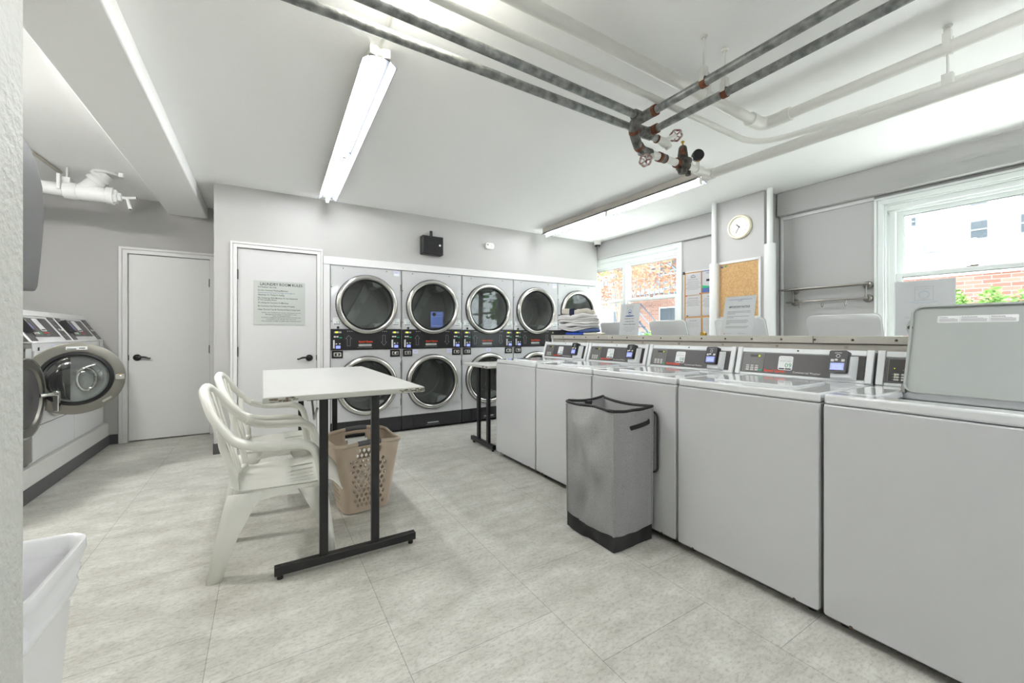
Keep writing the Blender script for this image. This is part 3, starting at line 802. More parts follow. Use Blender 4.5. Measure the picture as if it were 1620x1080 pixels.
# ================================================================ FRONT-LOAD WASHERS on the plinth
m = MB('plinth_paint'); m.box(-2.3,-1.40,1.04,5.93,0,.235); struct(m.build('trim_6', bevel=.006))
def make_front(label, door_kind, y0, y1, steel=False, number=None):
    t = thing('front_load_washer', label, 'washing machine', (-1.42,(y0+y1)/2,.235), 0, 'front-load washers on the raised plinth')
    F = Fr((0,0,0),(0,1,0),(0,0,1)); H = (y1-y0)/2-.003
    em = 'stainless_dull' if steel else 'enamel_left'
    b = MB(em); b.box(-.75,-.0,-H,H,.02,.875)
    b.fbox(F,-H,H,.0,.03,-.6,-.02)
    b.use('dark_gap'); b.fbox(F,-H,H,.262,.266,.0,.0015); b.use(em); b.fbox(F,-H+.004,H-.004,.27,.82,0,.006)
    if not steel:
        b.use('sash_line'); b.fbox(F,H-.12,H-.115,.80,.872,.0,.004)
        b.use('text_black'); b.fbox(F,-H+.07,-H+.10,.80,.845,.001,.0016)
        b.use('sticker_pale'); b.fbox(F,-H+.29,-H+.36,.82,.868,.0005,.0015)
    b.build('body', t, bevel=.004)
    # sloping console
    z0,z1 = .876,1.125; d = -.16
    c = MB(em)
    c.hexa([Vector((0,-H,z0)),Vector((-.5,-H,z0)),Vector((-.5,H,z0)),Vector((0,H,z0))],[Vector((d,-H,z1)),Vector((-.5,-H,z1)),Vector((-.5,H,z1)),Vector((d,H,z1))])
    c.build('console', t, bevel=.006)
    P = Fr((0,0,z0),(0,1,0),(d,0,z1-z0)); L = math.hypot(d,z1-z0)
    e = MB('trim_white' if not steel else 'stainless'); e.fbox(P,-H,H,L-.05,L+.002,0,.008); e.fbox(P,-H,H,0,.012,0,.004); e.build('console_trim', t, bevel=.003)
    g = MB('panel_grey'); g.fbox(P,-H+.13,H-.19,.055,L-.07,.0,.004)
    g.use('panel_light'); g.fbox(P,-H+.14,-H+.27,.065,L-.08,.004,.0055)
    g.use('led_yellow'); g.fbox(P,-H+.165,-H+.185,L-.115,L-.095,.0055,.006)
    for r_ in range(3):
        for q in range(3): g.use('key_white'); g.lathe(P.sub(-H+.155+q*.032,.085+r_*.030,.0055),[(.010,0),(.009,.003)],10,False,True)
    g.use('green_key'); g.lathe(P.sub(-H+.262,.085,.0055),[(.011,0),(.010,.003)],10,False,True)
    g.use('red_print'); g.text(P,-H+.36,.085,.018,'Speed Queen','C',.0046,.03,0,.11)
    g.use('text_white'); g.text(P,-H+.36,.068,.010,'Commercial','C',.0046)
    g.build('control_panel', t)
    s = MB('sticker_white'); s.rr(P,-H+.31,-H+.40,.105,L-.075,.010,.0042,.0052); s.use('text_grey')
    for i in range(4): s.quad(P,-H+.32,-H+.39,L-.09-i*.012,L-.092-i*.012,.0056)
    s.use('text_black'); s.fbox(P,-H+.32,-H+.39,.112,.122,.0052,.0056); s.build('number_sticker', t)
    k = MB('panel_grey'); k.fbox(P,H-.13,H-.03,.02,L-.055,0,.005); k.use('text_grey')
    for i in range(4): k.fbox(P,H-.122,H-.04,.06+i*.05,.064+i*.05,.005,.0056)
    k.use('key_white'); k.fbox(P,H-.115,H-.09,.115,.130,.005,.008); k.fbox(P,H-.07,H-.048,.110,.125,.005,.008); k.build('coin_slot', t)
    r = MB('panel_grey'); r.fbox(P,-H+.02,-H+.11,.0+.02,L-.055,0,.005)
    r.use('black_plastic'); r.hexa([P.p(-H+.015,.09,.005),P.p(-H+.115,.09,.005),P.p(-H+.115,.20,.005),P.p(-H+.015,.20,.005)],[P.p(-H+.025,.085,.050),P.p(-H+.115,.085,.042),P.p(-H+.115,.198,.042),P.p(-H+.025,.198,.050)])
    Q = Fr(P.p(-H+.025,.085,.0505),(P.p(.09,0,-.015)-P.p(0,0,0)),P.u)
    r.use('screen_blue'); r.fbox(Q,.016,.076,.012,.062,0,.0015); r.use('key_white'); r.fbox(Q,.012,.036,.078,.094,0,.0015); r.fbox(Q,.05,.078,.078,.094,0,.0015)
    r.build('card_reader', t, bevel=.002)
    if number:
        s = MB('sticker_white'); s.rr(F,-H+.005+.0,H-.53+.0,0,0,.0,0,0) if False else None
        s = MB('sticker_white'); s.rr(F,H-.11,H-.02,.66,.84,.012,.006,.007); s.use('text_green'); s.text(F,H-.03,.72,.05,number,'R',.0076,.01,0,.07)
        s.use('text_black'); s.fbox(F,H-.10,H-.03,.68,.695,.007,.0076); s.build('number_sticker', t)
    # drum mouth
    S = F.sub(0,.55,.006)
    q = MB('stainless'); q.lathe(S,[(.26,0),(.26,.018),(.235,.022),(.225,.0)],40); q.use('gasket'); q.lathe(S,[(.226,.004),(.0001,.002)],40); q.build('drum_mouth', t, smooth=50)
    def ring(S, face):
        # a round door; face>0 shows the outside, <0 shows the inside with gasket and glass bowl
        d_ = MB('brushed_steel')
        if face < 0:
            d_.lathe(S,[(.262,-.05),(.268,-.02),(.266,.0),(.258,.004),(.198,.0)],56)
            d_.use('gasket'); d_.lathe(S,[(.202,.0),(.198,.014),(.180,.018),(.174,.002)],56)
            d_.use('enamel_left'); d_.lathe(S,[(.262,-.05),(.24,-.10),(.0001,-.11)],48)
        else:
            d_.lathe(S,[(.262,.0),(.266,.03),(.255,.045),(.20,.05),(.17,.03)],56)
        return d_
    if door_kind == 'open':
        hx = Vector((.03,-H+.0,.0)); 
        # door plane turned out to the room
        cx, cy = .235, -.415; cxv = Vector((cx,cy,.612))
        rt = Vector((.963,.27,0)).normalized()
        S = Fr(cxv, rt, (0,0,1))
        dd = ring(S,-1).build('door', t, smooth=50)
        gb = MB('washer_glass'); gb.lathe(S,[(.176,.006),(.168,.03),(.150,.065),(.115,.092),(.06,.105),(.0001,.108)],48); gb.build('door_glass', dd, smooth=60)
        ib = MB('drum_metal'); ib.lathe(S,[(.176,-.03),(.0001,-.045)],40)
        ib.use('gasket'); ib.poly(S,[(.14*math.cos(a)-.02,.16*math.sin(a)) for a in [R(95+i*10) for i in range(18)]],-.028)
        ib.use('stainless'); ib.tube([S.p(.05+.05*math.cos(a),-.01+.085*math.sin(a),-.02+.012*math.sin(a*2)) for a in [R(i*15) for i in range(25)]],.012,8); ib.build('door_liner', dd)
        lt = MB('chrome'); lt.rr(S,.205,.258,-.022,.020,.008,.004,.016); lt.lathe(S.sub(.232,.0,.016),[(.014,0),(.014,.016),(.006,.018)],12,False,True); lt.use('brass'); lt.lathe(S.sub(.232,.018,.012),[(.007,0),(.006,.02)],10,False,True); lt.build('latch', dd)
        st = MB('sticker_white'); st.fbox(S.sub(0,.205+.012,.005,0),-.055,.055,-.002,.022,0,.001); st.use('text_black'); st.fbox(S.sub(0,.217,.005),-.050,-.002,.001,.007,.001,.0016); st.fbox(S.sub(0,.217,.005),.012,.044,.006,.012,.001,.0016)
        st.build('sticker', dd)
        st = MB('stainless'); st.fbox(S.sub(.16,-.17,.006,R(35)),-.03,.03,-.008,.008,0,.002); st.build('rating_plate', dd)
        hg = MB('stainless_dull'); hg.tube([(.02,-H+.02,.60),(.03,-H-.02,.60),S.p(-.25,0,-.02)],.022,8); hg.build('hinge', t)
    elif door_kind == 'closed':
        S = F.sub(0,.55,.026); d_ = MB('enamel_left')
        d_.lathe(S,[(.262,0),(.268,.04),(.25,.075),(.20,.085),(.17,.06)],56); dd = d_.build('door', t, smooth=50)
        gb = MB('washer_glass'); gb.lathe(S,[(.172,.06),(.0001,.06)],40); gb.build('door_glass', dd)
        h = MB('silver_plastic'); h.fbox(F,.235,.275,.63,.70,.03,.14); h.build('handle', dd, bevel=.006)
    else:
        S = Fr(Vector((.205,.03,.54)), Vector((.62,.78,0)), (0,0,1)); 
        S = F.sub(-.01,.52,.09)
        d_ = MB('brushed_steel'); d_.lathe(S,[(.255,-.07),(.262,.0),(.25,.018),(.205,.022),(.195,.010)],56); d_.use('panel_grey'); d_.lathe(S,[(.195,.010),(.12,.03),(.0001,.045)],48); dd = d_.build('door', t, smooth=50)
        gk = MB('stainless'); gk.lathe(S,[(.262,.0),(.268,.01),(.262,.022),(.252,.018)],56); gk.build('rim', dd, smooth=50)
        h = MB('chrome'); h.tube(bez([S.p(.16,.0,.02),S.p(.20,.0,.045),S.p(.25,.0,.065),S.p(.275,-.012,.070)],5),.014,10)
        h.fbox(S,.262,.298,-.13,.016,.052,.082); h.build('handle', dd, bevel=.006)
        hg = MB('stainless_dull'); hg.fbox(F,-.20,-.12,.48,.60,.0,.05); hg.build('hinge', t)
    return t
make_front('white front-load washer with its big round steel-rimmed door swung wide open', 'open', 4.31, 5.068)
make_front('white front-load washer nearest the far door, partly behind the swung-open round door', 'closed', 5.070, 5.828)
make_front('steel-grey front-load washer with chrome door handle, mostly hidden by the painted wall edge', 'steel', 3.54, 4.298, True, '14')
# ================================================================ TABLES
t = thing('table', 'white laminate folding table with black steel legs, chipped front corners, beside the plastic chairs', 'table', (0,0,0))
F = FX
b = MB('laminate'); b.box(0,.765,2.18,3.84,.858,.886)
b.use('laminate_edge'); b.box(-.002,.767,2.178,3.842,.859,.883)
tt = b.build('table_top', t, bevel=.0015)
random.seed(3)
for (xa,xb) in ((.02,.135),(.625,.766)):
    ch = MB('chipboard')
    for i in range(26):
        a = random.uniform(xa,xb-.012); z = random.uniform(.861,.876); ch.fbox(Fr((a,2.178,z),(1,0,0),(0,0,1)),0,random.uniform(.008,.022),0,random.uniform(.002,.007),-.003,random.uniform(.0006,.0016))
    if xa > .5:
        for i in range(14): y = 2.18+random.uniform(0,.10); z = random.uniform(.861,.876); ch.box(.766,.7685,y,y+.012,z,z+.006)
    ch.build('chipped_edge', tt, label='worn chipboard edge')
u = MB('leg_black'); u.box(.20,.57,2.42,2.46,.82,.858); u.box(.20,.57,3.56,3.60,.82,.858); u.box(.36,.41,2.42,3.60,.83,.858); u.build('underframe', t)
for y,nx in ((2.25,0),(3.70,0)):
    g = MB('leg_black'); g.box(.045,.735,y-.02,y+.02,.022,.062); g.build('foot_bar', t, bevel=.003)
    for x in (.262,.515):
        g = MB('leg_black'); g.box(x-.020,x+.020,y-.015,y+.015,.062,.858); g.build('leg', t, bevel=.003)
    for x in (.07,.71): g = MB('black_plastic'); g.cyl((x,y,0),(x,y,.024),.014,n=12); g.build('glide', t)
g = MB('stainless_dull'); g.tube([(.235,2.28,.80),(.235,2.42,.72),(.235,2.60,.85)],.006,6); g.build('brace', t)

t = thing('table', 'white folding table seen end-on at the far end of the washer row', 'table', (0,0,0))
b = MB('laminate'); b.box(1.855,3.3,3.465,4.02,.842,.868); b.use('laminate_edge'); b.box(1.853,3.302,3.463,4.022,.843,.865); tt=b.build('table_top', t, bevel=.0015)
ch = MB('chipboard')
for i in range(16):
    y = 3.47+random.uniform(0,.10); z = random.uniform(.845,.860); ch.box(1.8515,1.854,y,y+.016,z,z+.006)
ch.build('chipped_edge', tt)
g = MB('leg_black'); g.box(1.945,1.985,3.53,4.03,.022,.066); g.build('foot_bar', t, bevel=.003)
for y in (3.655,3.87):
    g = MB('leg_black'); g.box(1.95,1.98,y-.022,y+.022,.066,.842); g.build('leg', t, bevel=.003)
g = MB('leg_black'); g.box(3.12,3.16,3.50,4.00,.022,.066); g.build('foot_bar', t, bevel=.003)
for y in (3.655,3.87):
    g = MB('leg_black'); g.box(3.125,3.155,y-.022,y+.022,.066,.842); g.build('leg', t, bevel=.003)
for x in (1.965,3.14):
    for y in (3.56,3.98): g = MB('black_plastic'); g.cyl((x,y,0),(x,y,.024),.013,n=12); g.build('glide', t)

# ================================================================ PLASTIC CHAIRS (facing +x)
def make_chair(label, loc, rz, group):
    t = thing('plastic_chair', label, 'chair', loc, rz, group)
    def side(s):
        return [(-.335,0,.905),(-.333,.075*s,.893),(-.312,.145*s,.852),(-.278,.200*s,.785),(-.230,.236*s,.722),(-.185,.258*s,.672),(-.115,.268*s,.642),(-.04,.272*s,.632),
                (.03,.272*s,.630),(.095,.270*s,.626),(.142,.267*s,.606),(.168,.262*s,.565),(.185,.256*s,.49),(.195,.25*s,.40)]
    L = bez(side(1),4); Rr = bez(side(-1),4)
    nb = 4*5
    arch = Rr[:nb+1][::-1] + L[1:nb+1]
    b = MB('chair_plastic'); b.tube(arch,.021,10,flat=1.0); 
    # side rails of the back running down to the seat
    for s in (-1,1):
        p = bez([(-.240,.232*s,.722),(-.235,.222*s,.64),(-.210,.208*s,.55),(-.190,.20*s,.47),(-.183,.205*s,.40)],5)
        b.tube(p,.016,10,flat=.45,up=(0,1,0))
    # inner rib following the arch
    for i,y in enumerate((-.140,-.070,0,.070,.140)):
        zt = .905-.014-2.0*y*y-9*y**4; xt = -.333+.9*y*y
        p = bez([(xt+.006,y,zt-.01),(-.275,y*.96,.70),(-.232,y*.90,.56),(-.20,y*.84,.43)],5)
        b.tube(p,.0055,8,flat=1.5,up=(0,1,0))
    b.tube(bez([(-.188,-.205,.425),(-.205,-.10,.420),(-.21,0,.418),(-.205,.10,.420),(-.188,.205,.425)],4),.014,8,flat=1.0)
    b.build('backrest', t, smooth=60)
    for s,P in ((1,L),(-1,Rr)):
        a = MB('chair_plastic'); q = P[nb:]; n = len(q); a.tube(q,[.022]*(n-10)+[.022-.0003*i for i in range(10)],10,flat=1.35,up=(0,1,0))
        # flange under the arm
        a.build('armrest', t, smooth=60)
    # seat with slots
    st = MB('chair_plastic'); NX, NY = 22, 28; vs = []
    for i in range(NX+1):
        u = i/NX; x = -.205+.50*u
        hw = (.215+.030*math.sin(min(1,u*1.3)*PI/2))*(1-.10*max(0,(u-.86)/.14)**2)
        for j in range(NY+1):
            v = -1+2*j/NY; y = hw*v
            z = .395+.012*u+.020*(abs(v)**3) + (.0 if u < .86 else -1.5*(u-.86)**1.5) + (.05*(1-u/.12)**2*.5 if u < .12 else 0) - .014*math.cos(v*PI/2)*(1-abs(u-.5))
            vs.append((x,y,z))
    fs = []
    for i in range(NX):
        for j in range(NY):
            slot = (j % 4 == 2 and 5 <= j < NY-4) and (11 <= i <= 15)
            if slot: continue
            a = i*(NY+1)+j; fs.append((a,a+NY+1,a+NY+2,a+1))
    st.add(vs,fs)
    o = st.build('seat', t, smooth=60, solid=.006)
    for s in (-1,1):
        ap = MB('chair_plastic')
        ap.add([(-.19,.212*s,.408),(.20,.244*s,.415),(.20,.244*s,.365),(-.0,.232*s,.372),(-.19,.214*s,.345)],[(0,1,2,3,4)])
        ap.build('seat_apron', t, solid=.006, smooth=0)
    def leg(s, front):
        if front: prof = [(.395,.085,.215,.250),(.30,.135,.228,.246),(.15,.195,.248,.238),(0,.232,.262,.228)]
        else: prof = [(.405,-.215,-.045,.220),(.33,-.235,-.110,.224),(.20,-.262,-.175,.226),(0,-.300,-.242,.224)]
        g = MB('chair_plastic'); vs = []; fs = []
        for (z,xa,xb,y) in prof:
            vs += [(xa,y*s,z),((xa+xb)/2,(y+.010)*s,z),(xb,y*s,z),(xb if not front else xa,(y-.042)*s,z)]
        for i in range(len(prof)-1):
            k = i*4; fs += [(k,k+1,k+5,k+4),(k+1,k+2,k+6,k+5)]
            fs += [(k+2,k+3,k+7,k+6)] if not front else [(k,k+3,k+7,k+4)]
        g.add(vs,fs)
        # flat toe
        zb = prof[-1]; g.add([(zb[1],zb[3]*s,.003),(zb[2],zb[3]*s,.003),(zb[2],(zb[3]-.042)*s,.003),(zb[1],(zb[3]-.042)*s,.003)],[(0,1,2,3)])
        g.build('leg', t, smooth=40, solid=.006)
    for s in (-1,1): leg(s,True); leg(s,False)
    return t
CG = 'white plastic armchairs at the folding table'
c1 = make_chair('cream-white plastic armchair with slatted back, the nearer one at the folding table', (.085,2.57,.0), R(-4), CG)
dup(c1,(.085,3.33,0),R(-4),'cream-white plastic armchair with slatted back, the one behind the other chair, closer to the doors',CG)

# ================================================================ LAUNDRY BASKET
t = thing('laundry_basket', 'beige plastic laundry basket with diamond holes under the white folding table', 'laundry basket', (.585,2.93,0), R(6))
def bask(sx, tz):
    """perimeter param sx 0..1, height tz 0..1 -> point"""
    k = tz; ax = .150+.062*k; ay = .130+.050*k; r = .06
    # walk rounded rectangle
    seg = [2*(ax-r),PI/2*r,2*(ay-r),PI/2*r,2*(ax-r),PI/2*r,2*(ay-r),PI/2*r]; tot = sum(seg); d = sx*tot
    P = [((-ax+r,-ay),(1,0)),((ax-r,-ay+r),0),((ax,-ay+r),(0,1)),((ax-r,ay-r),1),((ax-r,ay),(-1,0)),((-ax+r,ay-r),2),((-ax,ay-r),(0,-1)),((-ax+r,-ay+r),3)]
    for i,s in enumerate(seg):
        if d <= s or i == 7:
            if i % 2 == 0: (x,y),(dx,dy) = P[i]; x += dx*d; y += dy*d
            else:
                (cx,cy),q = P[i]; a = R(-90+90*q)+d/r; x = cx+r*math.cos(a); y = cy+r*math.sin(a)
            break
        d -= s
    x_rel = x/ax
    wav = (.014*math.cos(sx*4*PI - 1.225)+.012*math.cos(sx*2*PI-3.75)) * tz**3
    return (x*1.0, y, .006+.462*tz + wav)
w_ = MB('basket_plastic')
NS, NT = 40, 14
for j in range(NT):
    t0, t1 = j/NT, (j+1)/NT; m_ = (t0+t1)/2
    off = .5 if j % 2 else 0
    for i in range(NS):
        sl = (i+off)/NS; ds_ = 1.0/NS; sc = (sl+ds_/2) % 1.0; q = sc % .5
        B = lambda s, tz: bask(s % 1.0, tz)
        if j in (NT-2,NT-3) and abs(q-.0975) < .052: continue
        vs = [B(sl,t0),B(sl+ds_/2,t0),B(sl+ds_,t0),B(sl+ds_,m_),B(sl+ds_,t1),B(sl+ds_/2,t1),B(sl,t1),B(sl,m_)]
        if 1 <= j <= NT-4 and (.010 < q < .185 or .285 < q < .410):
            tm = .45*(t1-t0); sm_ = .37*ds_
            vs += [B(sl+ds_/2,m_-tm),B(sl+ds_/2+sm_,m_),B(sl+ds_/2,m_+tm),B(sl+ds_/2-sm_,m_)]
            w_.add(vs,[(0,1,8,11,7),(1,2,3,9,8),(3,4,5,10,9),(5,6,7,11,10)])
        else:
            vs += [B(sl+ds_/2,m_)]
            w_.add(vs,[(0,1,8,7),(1,2,3,8),(3,4,5,8),(5,6,7,8)])
w_.add([bask(i/80,0) for i in range(80)],[tuple(range(80))])
w_.build('basket_body', t, smooth=50, solid=.003, merge=.0004)
r_ = MB('basket_plastic')
r_.tube([Vector(bask(i/72,1.0))*1.0+Vector((0,0,0)) for i in range(73)],[.011]*73,8,flat=1.3,up=(0,0,1))
r_.build('rim', t, smooth=60)
for sc in (.0975,.5975):
    g = MB('grip_grey'); g.tube([Vector(bask(sc-.05+.1*i/8,1.0))+Vector((0,0,.001)) for i in range(9)],.0145,8,flat=1.2,up=(0,0,1)); g.build('handle_grip', t, smooth=60)

# ================================================================ HAMPER
t = thing('laundry_hamper', 'tall open grey fabric hamper with black trim standing against the washers', 'laundry hamper', (1.752,1.755,0), R(0))
hx, hy, hh = .150,.192,.765
def hp(s, z, inset=0.0):
    """s around 0..4 ; returns xy"""
    k = z/hh
    gx = hx*(1+.02*k)-inset; gy = hy*(1+.03*k)-inset
    c = [(-gx,-gy),(gx,-gy),(gx,gy),(-gx,gy)]
    i = int(s) % 4; f = s-int(s); a,b_ = c[i],c[(i+1)%4]
    x = a[0]+(b_[0]-a[0])*f; y = a[1]+(b_[1]-a[1])*f
    bulge = math.sin(f*PI)
    n = ((0,-1),(1,0),(0,1),(-1,0))[i]
    amt = .006*bulge*math.sin(k*PI)
    if i == 3: amt += bulge*(.024*math.sin(k*8+f*5)*(.3+k) + .009*math.sin(f*9+k*13)+.008*math.sin(f*6-k*15)+.005*math.sin(f*19-k*9))
    elif i == 0: amt += bulge*(.006*math.sin(k*8+f*5)+.004*math.sin(f*9+k*13)+.003*math.sin(f*16-k*10))
    if k > .86: amt -= (k-.86)*.22*bulge*(1 if i in (3,) else .3)
    return (x+n[0]*amt, y+n[1]*amt)
def wallm(mb, z0, z1, nz, inset=0.0, off=0.0, zf=None):
    N = 96; vs = []
    for j in range(nz+1):
        z = z0+(z1-z0)*j/nz
        for i in range(N):
            s = 4*i/N; x,y = hp(s,z,inset)
            zz = z
            if zf: zz = zf(s,z)
            vs.append((x*(1+off),y*(1+off),zz))
    mb.add(vs,[(j*N+i,j*N+(i+1)%N,(j+1)*N+(i+1)%N,(j+1)*N+i) for j in range(nz) for i in range(N)])
def topz(s,z):
    k = max(0,(z/hh-.8)/.2); f = s-int(s); i = int(s)%4
    return z - k*.012*math.sin(f*PI) + k*(.006 if i in (2,) else 0)
m = MB('hamper_fabric'); wallm(m,.075,hh,46,0,0,topz); m.build('fabric_body', t, smooth=80)
m = MB('hamper_inside'); wallm(m,.03,hh-.003,10,.006,0,topz); m.box(-hx+.01,hx-.01,-hy+.01,hy-.01,.02,.03); m.build('lining', t, smooth=60)
m = MB('black_matte'); wallm(m,.004,.090,4,-.002,0,lambda s,z: z+(.0 if z<.05 else .012*math.sin((s-int(s))*PI)*(-1)+.0)); m.box(-hx+.004,hx-.004,-hy+.004,hy-.004,.0,.012); m.build('base', t, smooth=60)
m = MB('black_matte'); m.tube([(hp(4*i/80,hh)[0],hp(4*i/80,hh)[1],topz(4*i/80,hh)) for i in range(81)],.0075,8,flat=1.2,up=(0,0,1)); m.build('rim_piping', t, smooth=60)
for (sx,sy) in ((-1,-1),(1,-1),(-1,1)): m = MB('hamper_fabric'); m.tube([(sx*(hx+.001)*(1+.02*k/8),sy*(hy+.001)*(1+.03*k/8),.09+.66*k/8) for k in range(9)],.0055,8); m.build('seam', t, smooth=60)
m = MB('hamper_inside'); m.add([(-.02,-hy+.02,.05),(.02,hy-.02,.05),(.02,hy-.02,.745),(-.0,0,.70),(-.02,-hy+.02,.745)],[(0,1,2,3,4)]); m.use('black_matte'); m.box(-.018,.018,hy-.035,hy-.015,.5,.757); m.build('divider', t, solid=.003)
m = MB('black_plastic'); m.tube(bez([(-.035,-hy-.001,.655),(-.025,-hy-.014,.662),(.05,-hy-.020,.672),(.115,-hy-.014,.682),(.125,-hy-.001,.685)],4),.014,6,flat=.25,up=(0,1,0)); m.build('handle', t, smooth=40)
m = MB('hamper_inside'); 
Fp = Fr((.166,-.195,.385),(0,1,0),(0,0,1)); m = MB('hamper_fabric'); m.rr(Fp,-.025,.30,0,.345,.03,0,.004); m.use('black_matte')
pp = rrect(-.025,.30,0,.345,.03,5); m.tube([Fp.p(a,b_,.002) for a,b_ in pp+[pp[0]]],.006,6); m.build('lid_flap', t, smooth=40)

# ================================================================ WASTE BIN with liner
t = thing('waste_bin', 'white plastic waste bin with a clear liner, partly behind the painted wall edge', 'bin', (-.60,1.40,0))
def ring_rr(ax,ay,r,z,k=6): return [Vector((a,b_,z)) for a,b_ in rrect(-ax,ax,-ay,ay,r,k)]
def loft(mb, rings, close0=False):
    n = len(rings[0]); b0 = len(rings)
    vs = [p for rg in rings for p in rg]
    fs = [(j*n+i,j*n+(i+1)%n,(j+1)*n+(i+1)%n,(j+1)*n+i) for j in range(b0-1) for i in range(n)]
    if close0: fs.append(tuple(range(n))[::-1])
    return mb.add(vs,fs)
m = MB('bin_white'); loft(m,[ring_rr(.135,.145,.05,.0),ring_rr(.172,.185,.06,.585),ring_rr(.178,.191,.06,.60),ring_rr(.186,.199,.065,.618),ring_rr(.184,.197,.064,.624),ring_rr(.176,.189,.06,.616),ring_rr(.166,.179,.055,.585),ring_rr(.13,.14,.05,.015)],True)
m.add([p for p in ring_rr(.13,.14,.05,.015)],[tuple(range(28))]); m.build('bin_body', t, smooth=50)
m = MB('bag_film')
def wob(rg, amp, ph): return [p+Vector((p.x,p.y,0)).normalized()*amp*math.sin(i*2.3+ph)+Vector((0,0,amp*1.5*math.sin(i*1.1+ph*2))) for i,p in enumerate(rg)]
loft(m,[ring_rr(.165,.178,.055,.58),ring_rr(.177,.190,.06,.622),ring_rr(.190,.203,.067,.627),wob(ring_rr(.192,.205,.067,.60,),.0015,0),wob(ring_rr(.178,.191,.065,.565),.0015,1),wob(ring_rr(.182,.195,.065,.556),.002,2.2),wob(ring_rr(.175,.188,.062,.530),.002,3),wob(ring_rr(.1785,.1915,.062,.522),.002,4),wob(ring_rr(.1725,.1855,.06,.500),.002,5)])
m.build('bag_liner', t, smooth=60)

# ================================================================ TOWEL DISPENSER on the back of the partition
t = thing('towel_dispenser', 'dark grey curved plastic dispenser mounted high at the painted wall edge', 'dispenser', (-.54,1.04,1.268))
Fd = Fr((-.14,0,0),(0,1,0),(0,0,1))
prof = [(0,0),(.190,0),(.200,.008),(.213,.06),(.226,.13),(.230,.18),(.222,.225),(.200,.262),(.170,.288),(.13,.302),(0,.305)]
m = MB('dispenser_grey'); m.poly(Fd,prof,0,.28); m.build('cover', t, bevel=.006, seg=3)
m = MB('black_plastic'); m.box(-.12,.12,.02,.17,-.006,.0); m.build('slot', t)

# ================================================================ CEILING LIGHTS
def light(name_label, x, y0, y1, xs, body_mat, z=2.60, w=.085, bare=False, tm='tube_light'):
    t = thing('fluorescent_light', name_label, 'ceiling light', ((x+xs)/2,(y0+y1)/2,z), math.atan2(-(xs-x), y1-y0))
    L = (y1-y0)/2
    b = MB(body_mat); b.box(-.052,.052,-L,L,0,(CEIL-z-.001) if not bare else .04)
    if bare:
        for yy in (-L*.6,L*.6): b.cyl((0,yy,.04),(0,yy,CEIL-z),.006,n=8)
    b.build('housing', t, bevel=.003)
    F = Fr((0,-L,0),(1,0,0),(0,0,1))
    r = MB('reflector_white')
    for (a,b_) in (() if bare else ((-L+.012,-.004),(.004,L-.012))):
        for s in (-1,1):
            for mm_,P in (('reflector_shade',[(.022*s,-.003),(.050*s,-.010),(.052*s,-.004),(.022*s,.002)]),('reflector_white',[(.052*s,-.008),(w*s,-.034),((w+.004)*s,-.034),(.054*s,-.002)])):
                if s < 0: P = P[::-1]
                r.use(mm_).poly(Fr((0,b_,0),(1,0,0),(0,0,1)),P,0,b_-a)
    if not bare: r.build('reflector', t, smooth=0)
    for (a,b_) in ((-L+.035,-.030),(.030,L-.035)):
        tb = MB(tm); tb.cyl((0,a,-.034),(0,b_,-.034),.0145,n=14); tb.build('tube', t)
    e = MB('fixture_white')
    for yy in (-L+.022,-.015,.015,L-.022): e.fbox(Fr((0,yy,0),(1,0,0),(0,0,1)),-.014,.014,-.056,.004,-.006,.006)
    e.build('lamp_holder', t, bevel=.002)
    return t
l1 = light('long fluorescent light over the folding table, with white reflectors beside its tubes', .515, 2.13, 4.66, .575, 'fixture_white', z=2.615)
l2 = light('long double-tube fluorescent light along the window side, beyond the valve assembly', 3.40, 2.22, 4.62, 3.40, 'fixture_body', z=2.60)
t = thing('ceiling_lamp', 'round white dome lamp at the top edge above the galvanized pipes', 'ceiling light', (.50,1.60,CEIL))
m = MB('fixture_white'); m.lathe(Fr((0,0,0),(1,0,0),(0,-1,0)),[(.14,0),(.14,.02),(.12,.022)],32,True); m.build('base', t)
m = MB('dome_light'); m.lathe(Fr((0,0,-.02),(1,0,0),(0,-1,0)),[(.13,0),(.128,.02),(.11,.05),(.075,.07),(.03,.08),(.0001,.082)],32); m.build('dome', t, smooth=60)
t = thing('ceiling_lamp', 'unseen white dome fill lamp added on the ceiling above the front-load washers', 'ceiling light', (-1.75,3.3,CEIL))  # out of view, added to brighten the left side of the room
m = MB('fixture_white'); m.lathe(Fr((0,0,0),(1,0,0),(0,-1,0)),[(.16,0),(.16,.02),(.14,.022)],32,True); m.build('base', t)
m = MB('dome_fill'); m.lathe(Fr((0,0,-.02),(1,0,0),(0,-1,0)),[(.15,0),(.148,.02),(.13,.05),(.095,.07),(.03,.085),(.0001,.087)],32); m.build('dome', t, smooth=60)
fill_strip = light('bare strip fill light added out of view, hanging on thin rods from the ceiling', 1.5, -2.3, -.2, 1.5, 'fixture_white', z=2.28, bare=True, tm='tube_fill')  # added behind the camera as fill, brightens ceiling and floor
m = MB('pipe_white'); m.tube([(.515,2.12,2.652),(.505,1.72,2.652)],.009,8); tag(m.build('conduit'),'thin white conduit on the ceiling joining dome lamp and tube light','conduit')
m = MB('fixture_body'); m.tube([(-1.64,3.6,2.650),(-1.575,5.30,2.650)],.012,6,flat=1.4,up=(1,0,0)); tag(m.build('conduit'),'grey cable channel on the ceiling leading to the thick white drain pipe','conduit')

